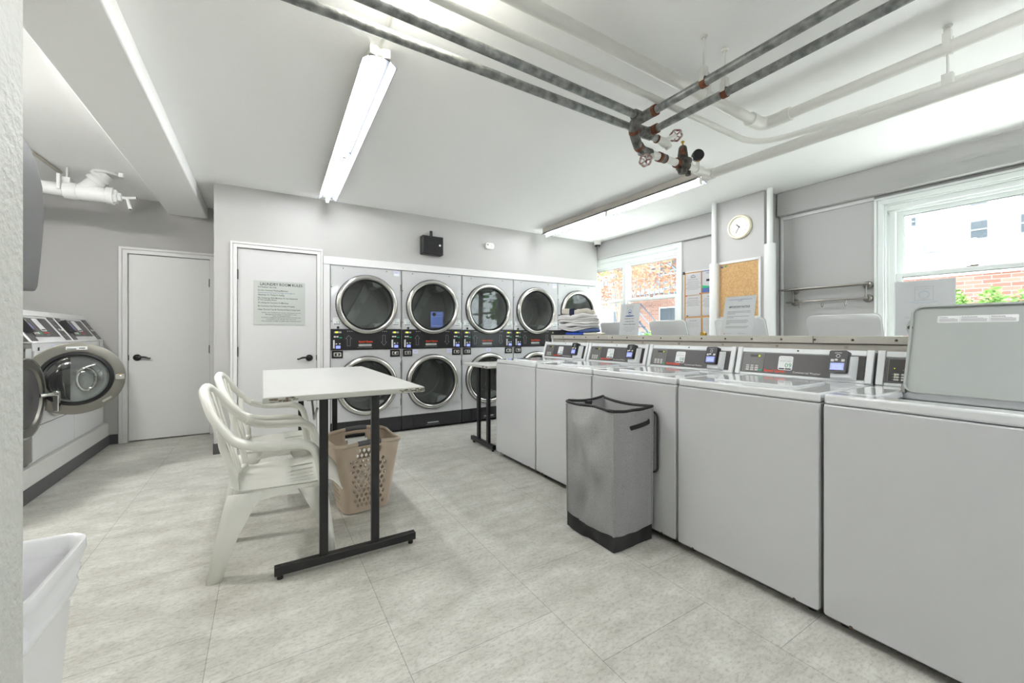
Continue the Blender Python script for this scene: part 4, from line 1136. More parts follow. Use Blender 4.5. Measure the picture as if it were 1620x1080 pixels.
# ================================================================ PIPES
def pipe(name, label, mt, parts, fittings=(), cat='pipe'):
    t = thing(name, label, cat, (0,0,0))
    for nm, pts, r, mm in parts:
        m = MB(mm or mt); m.tube(pts, r, 16); m.build(nm, t, smooth=50)
    return t
ZG = 2.432
def hanger(t, x, y, ztop, zp, rp, mt='pipe_white', strap='rust', along='y'):
    m = MB(mt); m.cyl((x,y,zp+rp+.02),(x,y,ztop),.0055,n=8); m.lathe(Fr((x,y,ztop-.001),(1,0,0),(0,-1,0)),[(.018,0),(.014,.008),(.0001,.008)],14); m.build('hanger_rod', t)
    F = Fr((x,y,zp),(1,0,0),(0,0,1)) if along == 'y' else Fr((x,y,zp),(0,1,0),(0,0,1))
    m = MB(mt); m.fbox(F,-.016,.016,rp+.004,rp+.055,-.012,.012); m.fbox(F,-rp-.004,-rp+.001,0,rp+.03,-.013,.013); m.fbox(F,rp-.001,rp+.004,0,rp+.03,-.013,.013)
    m.use(strap)
    m.lathe(Fr(F.p(0,0,-.014),F.r,F.u),[(rp+.001,0),(rp+.004,0),(rp+.004,.028),(rp+.001,.028)],18)
    m.build('hanger_clamp', t, smooth=40)
g1 = thing('galvanized_pipe', 'spotted galvanized steel pipe crossing the ceiling closest to the tube light', 'pipe', (0,0,0))
m = MB('galvanized'); m.tube([(-.34,1.712,ZG),(2.02,1.712,ZG)],.0215,16); m.build('tube', g1)
g2 = thing('galvanized_pipe', 'plain galvanized steel pipe crossing the ceiling beside the dome lamp', 'pipe', (0,0,0))
m = MB('galvanized'); m.tube([(-.34,1.56,ZG),(1.86,1.60,ZG)],.0215,16); m.build('tube', g2)
m = MB('galvanized_fitting'); m.cyl((1.80,1.60,ZG),(1.845,1.60,ZG),.029,n=16); m.build('coupling', g2)
g3 = thing('galvanized_pipe', 'galvanized pipe running back from the valves, rust clamp, farther from the window', 'pipe', (0,0,0))
m = MB('galvanized'); m.tube([(1.87,1.56,ZG),(1.87,-1.2,ZG)],.0215,16); m.build('tube', g3)
m = MB('galvanized_fitting'); m.cyl((1.87,1.655,ZG),(1.87,1.52,ZG),.030,n=16); m.use('rust'); m.cyl((1.87,1.52,ZG),(1.87,1.50,ZG),.031,n=16); m.build('coupling', g3)
hanger(g3,1.87,1.215,CEIL,ZG,.0215)
g4 = thing('galvanized_pipe', 'galvanized pipe running back from the valves, rust clamp, closer to the window', 'pipe', (0,0,0))
m = MB('galvanized'); m.tube([(2.05,1.66,ZG+.004),(2.05,-1.2,ZG+.004)],.0215,16); m.build('tube', g4)
m = MB('rust'); m.cyl((2.05,1.67,ZG+.004),(2.05,1.635,ZG+.004),.029,n=16); m.build('coupling', g4)
hanger(g4,2.05,1.215,CEIL,ZG+.004,.0215)
# white painted pipes
w1 = thing('white_pipe', 'thick white painted pipe high on the ceiling with an elbow above the counter', 'pipe', (0,0,0))
zc = 2.558
m = MB('pipe_white'); m.tube([(-.34,1.405,zc),(2.72,1.41,zc)],.031,20); m.build('tube', w1)
m = MB('pipe_white'); m.tube([(2.81,1.31,zc),(2.81,-1.4,zc)],.031,20); m.build('tube', w1)
m = MB('pipe_white'); m.tube(bez([(2.69,1.41,zc),(2.76,1.408,zc),(2.80,1.385,zc),(2.812,1.34,zc),(2.81,1.27,zc)],5),.040,18); m.cyl((2.66,1.41,zc),(2.70,1.41,zc),.042,n=20); m.cyl((2.81,1.29,zc),(2.81,1.24,zc),.042,n=20); m.build('elbow', w1, smooth=60)
hanger(w1,2.17,1.41,CEIL,zc,.031,strap='pipe_white',along='x')
hanger(w1,2.81,.56,CEIL,zc,.031,strap='pipe_white')
w2 = thing('white_pipe', 'slim white painted pipe that bends smoothly toward the window side', 'pipe', (0,0,0))
z2 = 2.484
m = MB('pipe_white'); m.tube([(-.34,1.49,z2)]+bez([(2.30,1.50,z2),(2.62,1.50,z2),(2.76,1.495,z2),(2.87,1.45,z2),(2.94,1.34,z2),(2.975,1.20,z2),(2.99,1.05,z2)],6)+[(3.05,.2,z2-.004),(3.12,-1.4,z2-.006)],.0185,14); m.build('tube', w2, smooth=60)
m = MB('pipe_white'); m.cyl((2.976,1.20,z2),(2.988,1.12,z2),.022,n=14); m.build('coupling', w2)
w3 = thing('white_pipe', 'thick insulated white pipe running from the gauge end along the window side', 'pipe', (0,0,0))
z3 = 2.352
m = MB('pipe_white'); m.tube([(2.81,1.79,z3+.006),(2.81,.9,z3),(2.81,.0,z3-.012),(2.81,-1.4,z3-.02)],.034,20); m.build('tube', w3)
m = MB('pipe_white'); m.cyl((2.81,1.82,z3+.006),(2.81,1.75,z3+.006),.040,n=20); m.build('end_cap', w3)
m = MB('pipe_white'); m.cyl((2.81,.56,z3+.03),(2.81,.56,2.525),.0055,n=8); m.box(2.793,2.827,.54,.58,z3+.026,z3+.08); m.build('hanger_rod', w3, bevel=.003)
# valve assembly
va = thing('valve_assembly', 'rusty pipe valves, regulator and round gauge hanging below the ceiling', 'pipe valves', (0,0,0))
m = MB('galvanized_fitting')
m.tube(bez([(1.868,1.62,ZG),(1.870,1.66,ZG-.008),(1.895,1.685,ZG-.042),(1.935,1.70,ZG-.082),(1.98,1.72,ZG-.098),(2.06,1.74,ZG-.102)],5),.028,14)
m.use('rust'); m.cyl((1.888,1.680,ZG-.034),(1.900,1.688,ZG-.047),.0305,n=14); m.cyl((1.965,1.713,ZG-.094),(1.985,1.72,ZG-.099),.0305,n=14)
m.build('elbow', va, smooth=60)
m = MB('galvanized_fitting'); m.lathe(Fr((2.02,1.712,ZG),(0,1,0),(0,0,1)),[(.020,-.07),(.034,-.06),(.036,.0),(.034,.06),(.020,.07)],16,True,True); m.cyl((2.02,1.71,ZG),(2.055,1.67,ZG+.004),.028,n=14); m.build('tee', va, smooth=50)
m = MB('galvanized'); m.cyl((2.05,1.715,ZG),(2.15,1.72,ZG-.005),.022,n=14); m.use('rust'); m.cyl((2.14,1.72,ZG-.005),(2.153,1.72,ZG-.005),.026,n=14); m.build('stub', va)
m = MB('pipe_white'); m.tube(bez([(2.15,1.72,ZG-.005),(2.19,1.72,ZG-.008),(2.24,1.72,ZG-.014),(2.265,1.72,ZG-.032)],4),[.026]*5+[.030]*4+[.024]*4,14)
m.cyl((2.21,1.72,ZG),(2.33,1.722,ZG+.062),.014,n=12); m.build('gate_valve', va, smooth=60)
def handwheel(c, nrm, r):
    F = Fr(c, Vector(nrm).cross(Vector((0,0,1))).normalized()*-1, (0,0,1)) if abs(Vector(nrm).z) < .9 else Fr(c,(1,0,0),(0,1,0))
    h = MB('valve_red'); h.tube([F.p(r*(1+.07*math.sin(6*a))*math.cos(a),r*(1+.07*math.sin(6*a))*math.sin(a)) for a in [2*PI*i/36 for i in range(37)]],.0065,7)
    for i in range(5): a = 2*PI*i/5; h.tube([F.p(.008*math.cos(a),.008*math.sin(a)),F.p(r*math.cos(a),r*math.sin(a))],.004,6)
    h.cyl(F.p(0,0,-.012),F.p(0,0,.012),.010,n=10); h.use('pipe_white'); h.cyl(F.p(0,0,-.02),F.p(0,0,.018),.0055,n=8)
    return h.build('handwheel', va, smooth=50)
handwheel((2.34,1.722,ZG+.068),(.80,.42,.42),.036)
# lower run with regulator and gauge
zl = 2.205+.02
A = Vector((2.04,1.740,2.330)); Bv = Vector((2.80,1.775,2.356))
def ab(k, dz=0.0): 
    p = A.lerp(Bv,k); 
    return p+Vector((0,0,dz))
m = MB('galvanized_fitting'); m.cyl(ab(-.02),ab(.09),.031,n=16); m.build('coupling', va, smooth=50)
m = MB('rust'); m.cyl(ab(.20),ab(.235),.031,n=16); m.cyl(ab(.28),ab(.30),.029,n=16); m.use('galvanized_fitting'); m.cyl(ab(.235),ab(.28),.029,n=16); m.build('union', va, smooth=50)
m = MB('pipe_white'); m.cyl(ab(.08),ab(.21),.025,n=16); m.cyl(ab(.29),ab(.46),.024,n=16); m.build('nipple', va)
m = MB('rust'); m.cyl(ab(.455),ab(.49),.033,n=16); m.build('flange', va)
m = MB('valve_bronze'); m.lathe(Fr(ab(.56)+Vector((0,0,-.005)),(1,0,0),(0,1,0)),[(.0001,-.055),(.03,-.050),(.045,-.02),(.045,.01),(.058,.018),(.062,.028),(.058,.038),(.036,.045),(.032,.085),(.026,.125),(.018,.135)],20,True,True)
m.cyl(ab(.485),ab(.62),.034,n=16); m.cyl(ab(.56,-.045)+Vector((-.03,-.03,0)),ab(.56,-.075)+Vector((-.03,-.03,0)),.018,n=12); m.cyl(ab(.56,-.045)+Vector((.03,-.02,0)),ab(.56,-.072)+Vector((.03,-.02,0)),.018,n=12)
m.use('brass'); m.cyl(ab(.56,.13),ab(.56,.160),.006,n=8); m.cyl(ab(.56,.155),ab(.56,.163),.011,n=8)
m.use('rust'); m.box(ab(.56).x-.033,ab(.56).x-.02,ab(.56).y-.032,ab(.56).y-.0,ab(.56).z+.06,ab(.56).z+.10)
m.build('regulator', va, smooth=50)
m = MB('pipe_white'); m.cyl(ab(.62),ab(.66),.032,n=16); m.cyl(ab(.66),ab(1.0),.024,n=16); m.cyl(ab(.76),ab(.84),.031,n=16); m.cyl(ab(.80),ab(.80,.055),.013,n=10); m.cyl(ab(.655),ab(.655,.06)+Vector((.0,-.01,0)),.018,n=12); m.cyl(ab(.97),ab(1.01),.035,n=16); m.build('nipple', va, smooth=50)
gc = ab(.80,.105); Fg = Fr(gc, Vector((.80,-.60,0)), (0,0,1))
m = MB('black_plastic'); m.lathe(Fg,[(.036,-.022),(.040,-.018),(.040,.016),(.037,.020),(.034,.016),(.0001,.016)],28,True); m.use('brass'); m.cyl(ab(.80,.05),ab(.80,.068),.009,n=8); m.build('gauge', va, smooth=50)
m = MB('pipe_white'); m.cyl(ab(.11),ab(.11)+Vector((-.035,-.03,-.035)),.018,n=12); m.cyl(ab(.11)+Vector((-.03,-.025,-.03)),ab(.11)+Vector((-.10,-.045,-.075)),.009,n=10); m.build('branch_valve', va, smooth=50)
handwheel(tuple(ab(.11)+Vector((-.115,-.05,-.082))),(-.80,-.45,-.40),.034)
# cast iron drain pipe with wye, far ceiling at the left
dp = thing('drain_pipe', 'thick white cast-iron drain pipe with a slanted branch into the ceiling over the front-load washers', 'pipe', (0,0,1.18*(1-1.115)))
dp.scale = (1.115,1.115,1.115)
yd, zd = 4.60, 2.322
m = MB('pipe_white_clean'); m.tube([(-2.3,yd,zd+.02),(-1.34,yd,zd+.002)],.051,20); m.build('tube', dp)
m = MB('pipe_white_clean'); m.cyl((-1.34,yd,zd),(-1.06,yd,zd),.060,n=24); m.cyl((-1.345,yd,zd),(-1.27,yd,zd),.067,n=24); m.cyl((-1.10,yd,zd),(-1.055,yd,zd),.070,n=24)
m.tube([(-1.27,yd,zd),(-1.215,yd,zd+.045),(-1.145,yd,zd+.128)],[.046,.050,.052],20); m.cyl((-1.175,yd,zd+.092),(-1.155,yd,zd+.116),.067,n=24); m.build('wye', dp, smooth=40, bevel=.003)
m = MB('pipe_white_clean'); m.cyl((-1.155,yd,zd+.116),(-1.105,yd,zd+.176),.058,n=24); m.cyl((-1.146,yd,zd+.126),(-1.132,yd,zd+.143),.070,n=24); m.cyl((-1.105,yd,zd+.165),(-1.105,yd,2.509),.085,n=24); m.build('hub', dp, smooth=40, bevel=.003)
m = MB('pipe_white_clean'); m.box(-1.01,-.98,yd-.09,yd-.055,zd+.145,zd+.18); m.build('bolt', dp)
m = MB('pipe_white_clean'); m.lathe(Fr((-1.055,yd,zd),(0,1,0),(0,0,1)),[(.058,0),(.058,.020),(.036,.024),(.036,.045),(.02,.05)],6,False,True); m.cyl((-1.01,yd,zd),(-.965,yd,zd),.012,n=10); m.cyl((-.975,yd,zd+.002),(-.918,yd,zd+.012),.010,n=10); m.cyl((-.975,yd,zd),(-.955,yd-.005,zd-.090),.011,n=10)
m.use('screw_dark'); m.cyl((-.920,yd,zd+.012),(-.915,yd,zd+.0125),.009,n=8); m.cyl((-.955,yd-.005,zd-.089),(-.9545,yd-.005,zd-.094),.009,n=8); m.build('drain_tap', dp, smooth=40)
m = MB('pipe_white_clean'); m.cyl((-1.33,yd,zd+.09),(-1.33,yd,2.508),.008,n=10); m.fbox(Fr((-1.36,yd,zd),(0,1,0),(0,0,1)),-.07,.07,-.01,.11,-.010,.010); m.fbox(Fr((-1.33,yd,zd),(0,1,0),(0,0,1)),-.03,.03,.05,.10,-.04,.025); m.build('hanger', dp, bevel=.003)
# pipes on both sides of the column
for (lab,x,y,zt,z2_,r1,r2) in (('white vertical pipe with thicker lower sleeve, at the column edge by the pinned notices',4.345,2.70,CEIL,1.972,.026,.047),
                             ('white vertical pipe with thicker lower sleeve, at the column edge by the towel rack',4.40,2.135,CEIL,2.098,.028,.052)):
    t = thing('riser_pipe', lab, 'pipe', (x,y,0))
    m = MB('pipe_white_clean'); m.cyl((0,0,z2_-.02),(0,0,zt),r1,n=18); m.build('tube', t)
    m = MB('pipe_white_clean'); m.cyl((0,0,0),(0,0,z2_),r2,n=24); m.build('sleeve', t, bevel=.004)

# ================================================================ WALL ITEMS
# rules sign on the door
Fd2 = Fr((0,4.9+.014-.0,0),(1,0,0),(0,0,1))
t = thing('rules_sign', 'pale laundry room rules sign with black lettering on the white door', 'sign', (-.080,4.9135,1.275))
F = FX
m = MB('paper_grey'); m.fbox(F,0,.467,0,.455,0,.006); m.build('board', t, bevel=.001)
x = MB('text_black'); x.text(F,.250,.408,.040,'LAUNDRY ROOM RULES:','C',.0066,.012,0,.392)
rules = [(.384,'For Resident Use Only',.165),(.350,'Do Not Overload Washing Machines',.270),(.304,'Absolutely No Tinting Or Dyeing',.235),(.272,'No Tampering With Machines Or Any Equipment',.362),(.252,'In The Laundry Room',.165),(.222,'No Sitting On Counters Or Machines',.275),(.188,'Be Courteous And Remove Clothes Promptly',.335),(.152,'Clean The Lint Tray At The End Of Each Drying Cycle',.385)]
for (z,s,wd) in rules: x.text(F,.035,z,.020,s,'L',.0066,.012,0,wd)
x.use('text_blue'); x.text(F,.035,.328,.016,'(Laundry Should Not Exceed The Height Of The Agitator)','L',.0066,.005,0,.335)
x.use('text_black')
for (z,s,wd) in ((.122,'Neither the Condominium Owners Association nor the',.355),(.104,'Management Company is responsible for lost,',.285),(.088,'stolen or damaged articles.',.165),(.072,'Residents violating the above rules will be held financially',.36),(.055,'responsible for any damage they may cause.',.275),(.034,'THE LAUNDRY ROOM IS UNDER VIDEO SURVEILLANCE',.365)):
    x.text(F,.245,z,.014,s,'C',.0066,.006,0,wd)
x.build('lettering', t)
# black wall box
t = thing('control_box', 'small black metal box with conduit stub on the wall above the dryers', 'wall box', (1.665,4.9,2.168))
m = MB('black_matte'); m.fbox(F,0,.272,0,.228,0,.10); m.build('box', t, bevel=.006)
m = MB('black_plastic'); m.fbox(F,.01,.262,.01,.218,.10,.106); m.build('cover', t, bevel=.003)
m = MB('black_matte'); m.cyl((.13,-.045,.22),(.13,-.045,.30),.018,n=14); m.build('conduit_stub', t)
m = MB('sticker_white'); m.lathe(F.sub(.222,.118,.106),[(.013,0),(.013,.005),(.006,.007)],16,False,True); m.build('lock', t)
t = thing('wall_detector', 'small white rounded detector on the wall above the dryers', 'detector', (2.643,4.9,2.383))
m = MB('detector_white'); m.rr(F,-.066,.066,-.044,.044,.034,0,.034,6); m.build('cover', t, bevel=.008, seg=3)
m = MB('text_black'); m.lathe(F.sub(-.035,.012,.034),[(.009,0),(.009,.001)],12,False,True); m.use('text_grey')
for i in range(3): m.fbox(F,.010,.026,-.016+i*.014,-.013+i*.014,.034,.035)
m.build('indicator', t)
t = thing('security_camera', 'white dome security camera with dark eye in the ceiling corner', 'camera', (4.56,4.80,CEIL))
m = MB('detector_white'); m.lathe(Fr((0,0,0),(1,0,0),(0,-1,0)),[(.062,0),(.062,.012),(.056,.016),(.054,.055),(.046,.062)],28,True); m.build('housing', t, smooth=50)
m = MB('black_plastic'); m.lathe(Fr((0,0,-.058),(1,0,0),(0,-1,0)),[(.045,0),(.042,.018),(.028,.034),(.0001,.040)],24); m.build('dome', t, smooth=60)
# clock on the column
FC = Fr((0,0,0),(0,-1,0),(0,0,1))
t = thing('wall_clock', 'round cream wall clock on the column, hands near ten thirty-five', 'clock', (4.40,2.437,2.335))
m = MB('clock_cream'); m.lathe(FC,[(.122,0),(.130,.008),(.130,.022),(.120,.034),(.110,.034),(.102,.024)],48,True); m.build('rim', t, smooth=50)
m = MB('clock_face'); m.lathe(FC,[(.104,.020),(.0001,.020)],48); m.use('text_grey')
for h in range(1,13):
    a = R(90-30*h); m.text(FC,.080*math.cos(a),.080*math.sin(a)-.009,.026,str(h),'C',.0206)
m.text(FC,0,.040,.010,'QUARTZ','C',.0206); m.build('face', t)
m = MB('text_black')
def hand(ang, ln, w):
    a = R(90-ang); S = FC.sub(0,0,.0215,a); m.fbox(S,-.012,ln,-w,w,0,.001)
hand(30*10+17,.045,.0042); hand(35*6+0,.070,.003); m.lathe(FC.sub(0,0,.0215),[(.006,0),(.006,.004)],12,False,True)
m.build('hand', t)
g = MB('acrylic'); g.lathe(FC,[(.108,.030),(.06,.036),(.0001,.038)],32); g.build('crystal', t, smooth=60)
# cork board on the column
t = thing('cork_board', 'empty cork board in a white frame on the column below the clock', 'board', (4.40,2.447,1.355))
a0,a1,hb = -.226,.220,.615
m = MB('cork'); m.fbox(FC,a0,a1,0,hb,0,.010); m.use('text_black'); m.fbox(FC.sub(.06,.17,.010,R(84)),0,.09,0,.002,0,.0006); m.fbox(FC.sub(.10,.11,.010,0),0,.012,0,.008,0,.001); m.build('cork_panel', t)
m = MB('trim_white')
for (p,q,r_,s_) in ((a0-.012,a0+.012,-.012,hb+.012),(a1-.012,a1+.012,-.012,hb+.012),(a0,a1,-.012,.014),(a0,a1,hb-.014,hb+.012)): m.fbox(FC,p,q,r_,s_,0,.020)
m.build('frame', t, bevel=.002)
for (px_,pz,cm,nm) in ((-.185,hb-.045,'text_blue','blue push pin in the upper corner of the empty cork board'),(-.145,hb-.040,'green_key','green push pin in the upper corner of the empty cork board')):
    m = MB(cm); S = Fr((4.389,2.447-px_,1.355+pz),(0,-1,0),(0,0,1)); m.lathe(S,[(.009,0),(.006,.003),(.005,.012),(.009,.015)],12,True,True); tag(m.build('push_pin'),nm,'push pin')
# notice board with pinned sheets left of the column
t = thing('notice_board', 'cork notice board on the window wall covered with white papers', 'board', (4.72,3.13,1.05))
m = MB('cork_dark'); m.fbox(FC,-.21,.27,0,.93,0,.012); m.build('cork_panel', t)
m = MB('trim_white'); m.fbox(FC,-.215,-.205,0,.935,0,.018); m.fbox(FC,-.215,.27,.925,.935,0,.018); m.use('black_plastic'); m.fbox(FC,-.222,-.197,.905,.940,0,.024); m.build('frame', t)
def sheet(y_left, z0, wd, ht, label, head=None, lines=6, art=False, blue=False, table=False):
    F = Fr((4.7055,y_left,z0),(0,-1,0),(0,0,1))
    m = MB('paper'); m.fbox(F,0,wd,0,ht,0,.0012)
    if blue:
        m.use('text_blue'); m.fbox(F,0,wd,0,ht*.20,.0012,.0016); m.use('green_key'); m.poly(F,[(0,ht*.2),(wd*.7,ht*.2),(wd*.5,ht*.27),(0,ht*.34)],.0017); m.use('text_blue')
        m.fbox(F,0,wd,ht*.97,ht,.0012,.0016); m.fbox(F,0,.004,0,ht,.0012,.0016); m.use('text_black'); m.fbox(F,wd*.3,wd*.55,ht*.5,ht*.6,.0012,.0016); m.use('text_blue')
        m.text(F,wd*.5,ht*.85,.03,'HELLO','C',.0018)
    z = ht-.04
    if art:
        m.use('text_blue'); m.tube([F.p(wd*.5+.03*math.cos(a),ht-.045+.018*math.sin(a),.002) for a in [PI*i/10 for i in range(11)]],.0025,5); m.use('red_print'); m.poly(F,[(wd*.47,ht-.030),(wd*.55,ht-.030),(wd*.50,ht-.016)],.0018); m.use('text_grey'); m.poly(F,rrect(wd*.34,wd*.66,ht-.062,ht-.046,.004),.0017); z -= .045
    if head: m.use('text_black'); m.text(F,wd/2,z,.0125,head,'C',.0016,.01,0,min(wd*.8,.0075*len(head))); z -= .022
    m.use('text_grey')
    if table:
        for r_ in range(5):
            m.quad(F,wd*.15,wd*.85,z-r_*.014,z-r_*.014+.001,.0016)
        for c_ in range(5): m.quad(F,wd*(.15+.175*c_),wd*(.15+.175*c_)+.001,z-.056,z,.0016)
    else:
        for i in range(lines):
            k = .34+.08*((i*7)%3); m.quad(F,wd*.5-wd*k,wd*.5+wd*k,z-i*.017,z-i*.017+.004,.0016)
    return tag(m.build('paper_notice'),label,'paper notice','papers pinned to the window-wall notice board')
yb = 3.325
sheet(yb-.012,1.68,.215,.280,'white pinned notice with a small coloured emblem, top of the nearer column to the window',head='Laundry Information',art=True,lines=7)
sheet(yb-.24,1.70,.20,.272,'pinned sheet with blue and green printed border, partly behind the white riser pipe',blue=True,lines=0)
sheet(yb-.010,1.405,.215,.268,'white pinned notice of bold dates, second down beside the window frame',head='REPORTING PROBLEMS',lines=5)
sheet(yb-.245,1.41,.20,.272,'white pinned letter in the middle beside the white riser pipe',head='IMPORTANT',lines=7)
sheet(yb-.012,1.10,.215,.285,'white pinned sheet with a small table, lowest beside the window frame',head='Rate Schedule',table=True)
sheet(yb-.25,1.105,.20,.280,'white pinned sheet with small diagrams, lowest beside the white riser pipe',table=True)
for (yy,zz,cm,lb) in ((3.300,1.672,'red_print','red push pin between the top and middle notices, next to the window'),(3.105,1.690,'red_print','red push pin between the top notices, next to the riser pipe'),(3.285,1.412,'text_black','dark push pin at the foot of the middle notice')):
    m = MB(cm); S = Fr((4.7035,yy,zz),(0,-1,0),(0,0,1)); m.lathe(S,[(.008,0),(.006,.003),(.005,.010),(.008,.013)],10,True,True); tag(m.build('push_pin'),lb,'push pin')
# towel rack with hooks
t = thing('towel_rack', 'brushed metal double towel rack with hooks on the wall beside the window', 'towel rack', (4.72,1.74,1.5))
for y in (-.295,.30):
    m = MB('nickel')
    for z in (.005,.125): m.lathe(FC.sub(-y,z,0),[(.037,0),(.037,.008),(.028,.016),(.013,.020),(.011,.05)],24,True,True)
    m.tube([(-.05,y,.125),(-.16,y,.125)],.008,10); m.tube([(-.05,y,.005),(-.09,y,.005)],.008,10); m.tube([(-.055,y,-.002),(-.055,y,.13)],.007,10); m.build('bracket', t, smooth=50)
m = MB('nickel')
for x in (-.16,-.13,-.075): m.tube([(x,-.345,.128),(x,.375,.128)],.0095,10)
for y in (-.345,.375): m.lathe(Fr((-.16,y,.128),(1,0,0),(0,0,1)),[(.0001,-.014),(.010,-.010),(.010,.010),(.0001,.014)],10)
m.build('upper_rail', t, smooth=50)
m = MB('nickel'); m.tube([(-.09,-.32,.005),(-.09,.35,.005)],.0085,10); m.build('lower_rail', t, smooth=50)
for y in (-.165,.02,.21):
    m = MB('nickel'); m.cyl((-.09,y-.018,.005),(-.09,y+.018,.005),.011,n=10); m.tube(bez([(-.09,y,0),(-.098,y,-.03),(-.105,y,-.052),(-.125,y,-.058),(-.138,y,-.042),(-.136,y,-.028)],4),.0045,8); m.build('hook', t, smooth=50)

# ================================================================ SIGNS on the counter
def counter_sign(label, y_mid, x, facing, kind, lean=.10, w=.216, h=.275, yaw=0.0):
    t = thing('counter_sign', label, 'sign', (x,y_mid,1.169), yaw)
    rt = (0,-1,0) if facing < 0 else (0,1,0)
    F = Fr((0,0,0),rt,(.0-(facing)*lean*(-1 if facing>0 else -1)*-1,0,1)) if False else Fr((0,0,0),rt,((lean if facing < 0 else -lean),0,1))
    m = MB('acrylic'); m.fbox(F,-w/2-.003,w/2+.003,0,h+.004,.0012,.0035); m.fbox(F,-w/2-.003,w/2+.003,0,h+.004,-.0035,-.0012)
    m.add([F.p(-w/2,0,-.003),F.p(w/2,0,-.003),F.p(w/2,0,-.003)+Vector((-facing*-.0+(.07 if facing<0 else -.07),0,0)),F.p(-w/2,0,-.003)+Vector(((.07 if facing<0 else -.07),0,0))],[(0,1,2,3)])
    m.build('holder', t, smooth=0)
    m = MB('paper'); m.fbox(F,-w/2,w/2,.002,h,-.001,.001)
    c = .0013
    def both(fn):
        fn(F, c)
    if kind == 'overload':
        def art(F, c):
            # simple washing machine drawing
            m.use('text_grey'); 
            cx, cy = 0, h-.066
            for (p,q,r_,s_) in ((-.034,.034,.034,.036),(-.034,.034,-.034,-.032),(-.034,-.032,-.034,.036),(.032,.034,-.034,.036),(-.034,.034,.022,.0235)): m.quad(F,cx+p,cx+q,cy+r_,cy+s_,c)
            m.use('text_blue'); 
            n = 24
            m.add([F.p(cx+.021*math.cos(2*PI*i/n),cy-.006+.021*math.sin(2*PI*i/n),c) for i in range(n)]+[F.p(cx+.017*math.cos(2*PI*i/n),cy-.006+.017*math.sin(2*PI*i/n),c) for i in range(n)],[(i,(i+1)%n,(i+1)%n+n,i+n) for i in range(n)])
            m.poly(F,[(cx+.014*math.cos(a),cy-.010+.006*math.sin(a)) for a in [2*PI*i/14 for i in range(14)]],c+.0001)
            m.poly(F,[(cx+.052*math.cos(a),cy-.042+.006*math.sin(a)) for a in [2*PI*i/20 for i in range(20)]],c)
            m.use('brass')
            for i in range(6): m.poly(F,[(cx-.035+i*.014+.0035*math.cos(a),cy+.046+.003*math.sin(a+i)) for a in [2*PI*k/8 for k in range(8)]],c)
            m.use('text_black')
            for k,(s,z,wd) in enumerate((('PLEASE DO NOT',.140,.105),('OVERLOAD THE',.115,.100),('WASHING MACHINES',.090,.140))): m.text(F,0,z,.0125,s,'C',c,.012,0,wd)
            m.use('text_grey')
            for s,z,wd in (('Overloading causes damage and will',.070,.125),('stop your clothes from being washed',.058,.145),('properly. If there is any problem',.046,.125),('CALL OR NOTIFY THE OFFICE',.034,.075)): m.text(F,0,z,.0075,s,'C',c,.01,0,wd)
        art(F,c)
        if facing > 0 or True:
            # printing shows faintly through the paper from behind, mirrored
            pass
    else:
        m.use('text_blue'); m.text(F,0,h-.026,.0085,'LAUNDRY ROOM CONDOMINIUM ASSOCIATION','C',c,.012,0,.155); m.text(F,0,h-.036,.0085,'NOTICE','C',c,.012,0,.028)
        m.use('text_black'); m.text(F,0,h-.080,.0165,'IMPORTANT NOTICE','C',c,.03,0,.140); m.quad(F,-.070,.070,h-.084,h-.0828,c)
        m.use('text_grey')
        z = h-.108
        for para in ((.155,.155,.055),(.150,.048),(.145,.150,.14,.022),(.155,.145)):
            for ln in para:
                m.quad(F,-.078,-.078+ln,z,z+.0032,c); z -= .0085
            z -= .010
        m.use('text_blue'); m.text(F,-.05,.012,.006,'office contact','C',c); m.text(F,.035,.012,.006,'residents web page','C',c); m.use('red_print'); m.poly(F,[(-.088,.010),(-.074,.010),(-.081,.017)],c)
    p = m.build('paper_sheet', t, smooth=0)
    return t, F, p
counter_sign('white please do not overload washing machines sign standing before the corner window', 2.462, 2.70, -1, 'overload', .10)
counter_sign('white important notice sign leaning before the cork board', 1.535, 2.72, -1, 'important', .22, .21, .275)
# the third faces the second row : its print shows through in mirror image
t, F, p = counter_sign('white sign seen from its back with mirrored print, behind the big raised lid', .640, 2.80, 1, 'overload', .0, .216, .278)
mats_show = MB('text_show')if 'text_show' in MATS else None
mat('print_through', (.55,.55,.55), .6); mat('print_through_blue', (.58,.62,.66), .6)
m = MB('print_through'); B_ = Fr((0,0,0),(0,1,0),(0,0,1)); c = -.0013
def thr(s,z,size,wd): m.text(B_,0,z,size,s,'C',c,.0,0,wd)
for s,z,wd in (('PLEASE DO NOT',.140,.105),('OVERLOAD THE',.115,.100),('WASHING MACHINES',.090,.140)): thr(s,z,.0125,wd)
for s,z,wd in (('Overloading causes damage and will',.070,.125),('stop your clothes from being washed',.058,.145),('properly. If there is any problem',.046,.125)): thr(s,z,.0075,wd)
cy = .278-.066
for (p_,q_,r_,s_) in ((-.034,.034,.034,.036),(-.034,.034,-.034,-.032),(-.034,-.032,-.034,.036),(.032,.034,-.034,.036),(-.034,.034,.022,.0235)): m.quad(B_,p_,q_,cy+r_,cy+s_,c)
m.use('print_through_blue'); n = 24
m.add([B_.p(.021*math.cos(2*PI*i/n),cy-.006+.021*math.sin(2*PI*i/n),c) for i in range(n)]+[B_.p(.015*math.cos(2*PI*i/n),cy-.006+.015*math.sin(2*PI*i/n),c) for i in range(n)],[(i,(i+1)%n,(i+1)%n+n,i+n) for i in range(n)])
m.poly(B_,[(.052*math.cos(a),cy-.042+.006*math.sin(a)) for a in [2*PI*i/20 for i in range(20)]],c)
m.build('see_through_print', t, smooth=0)
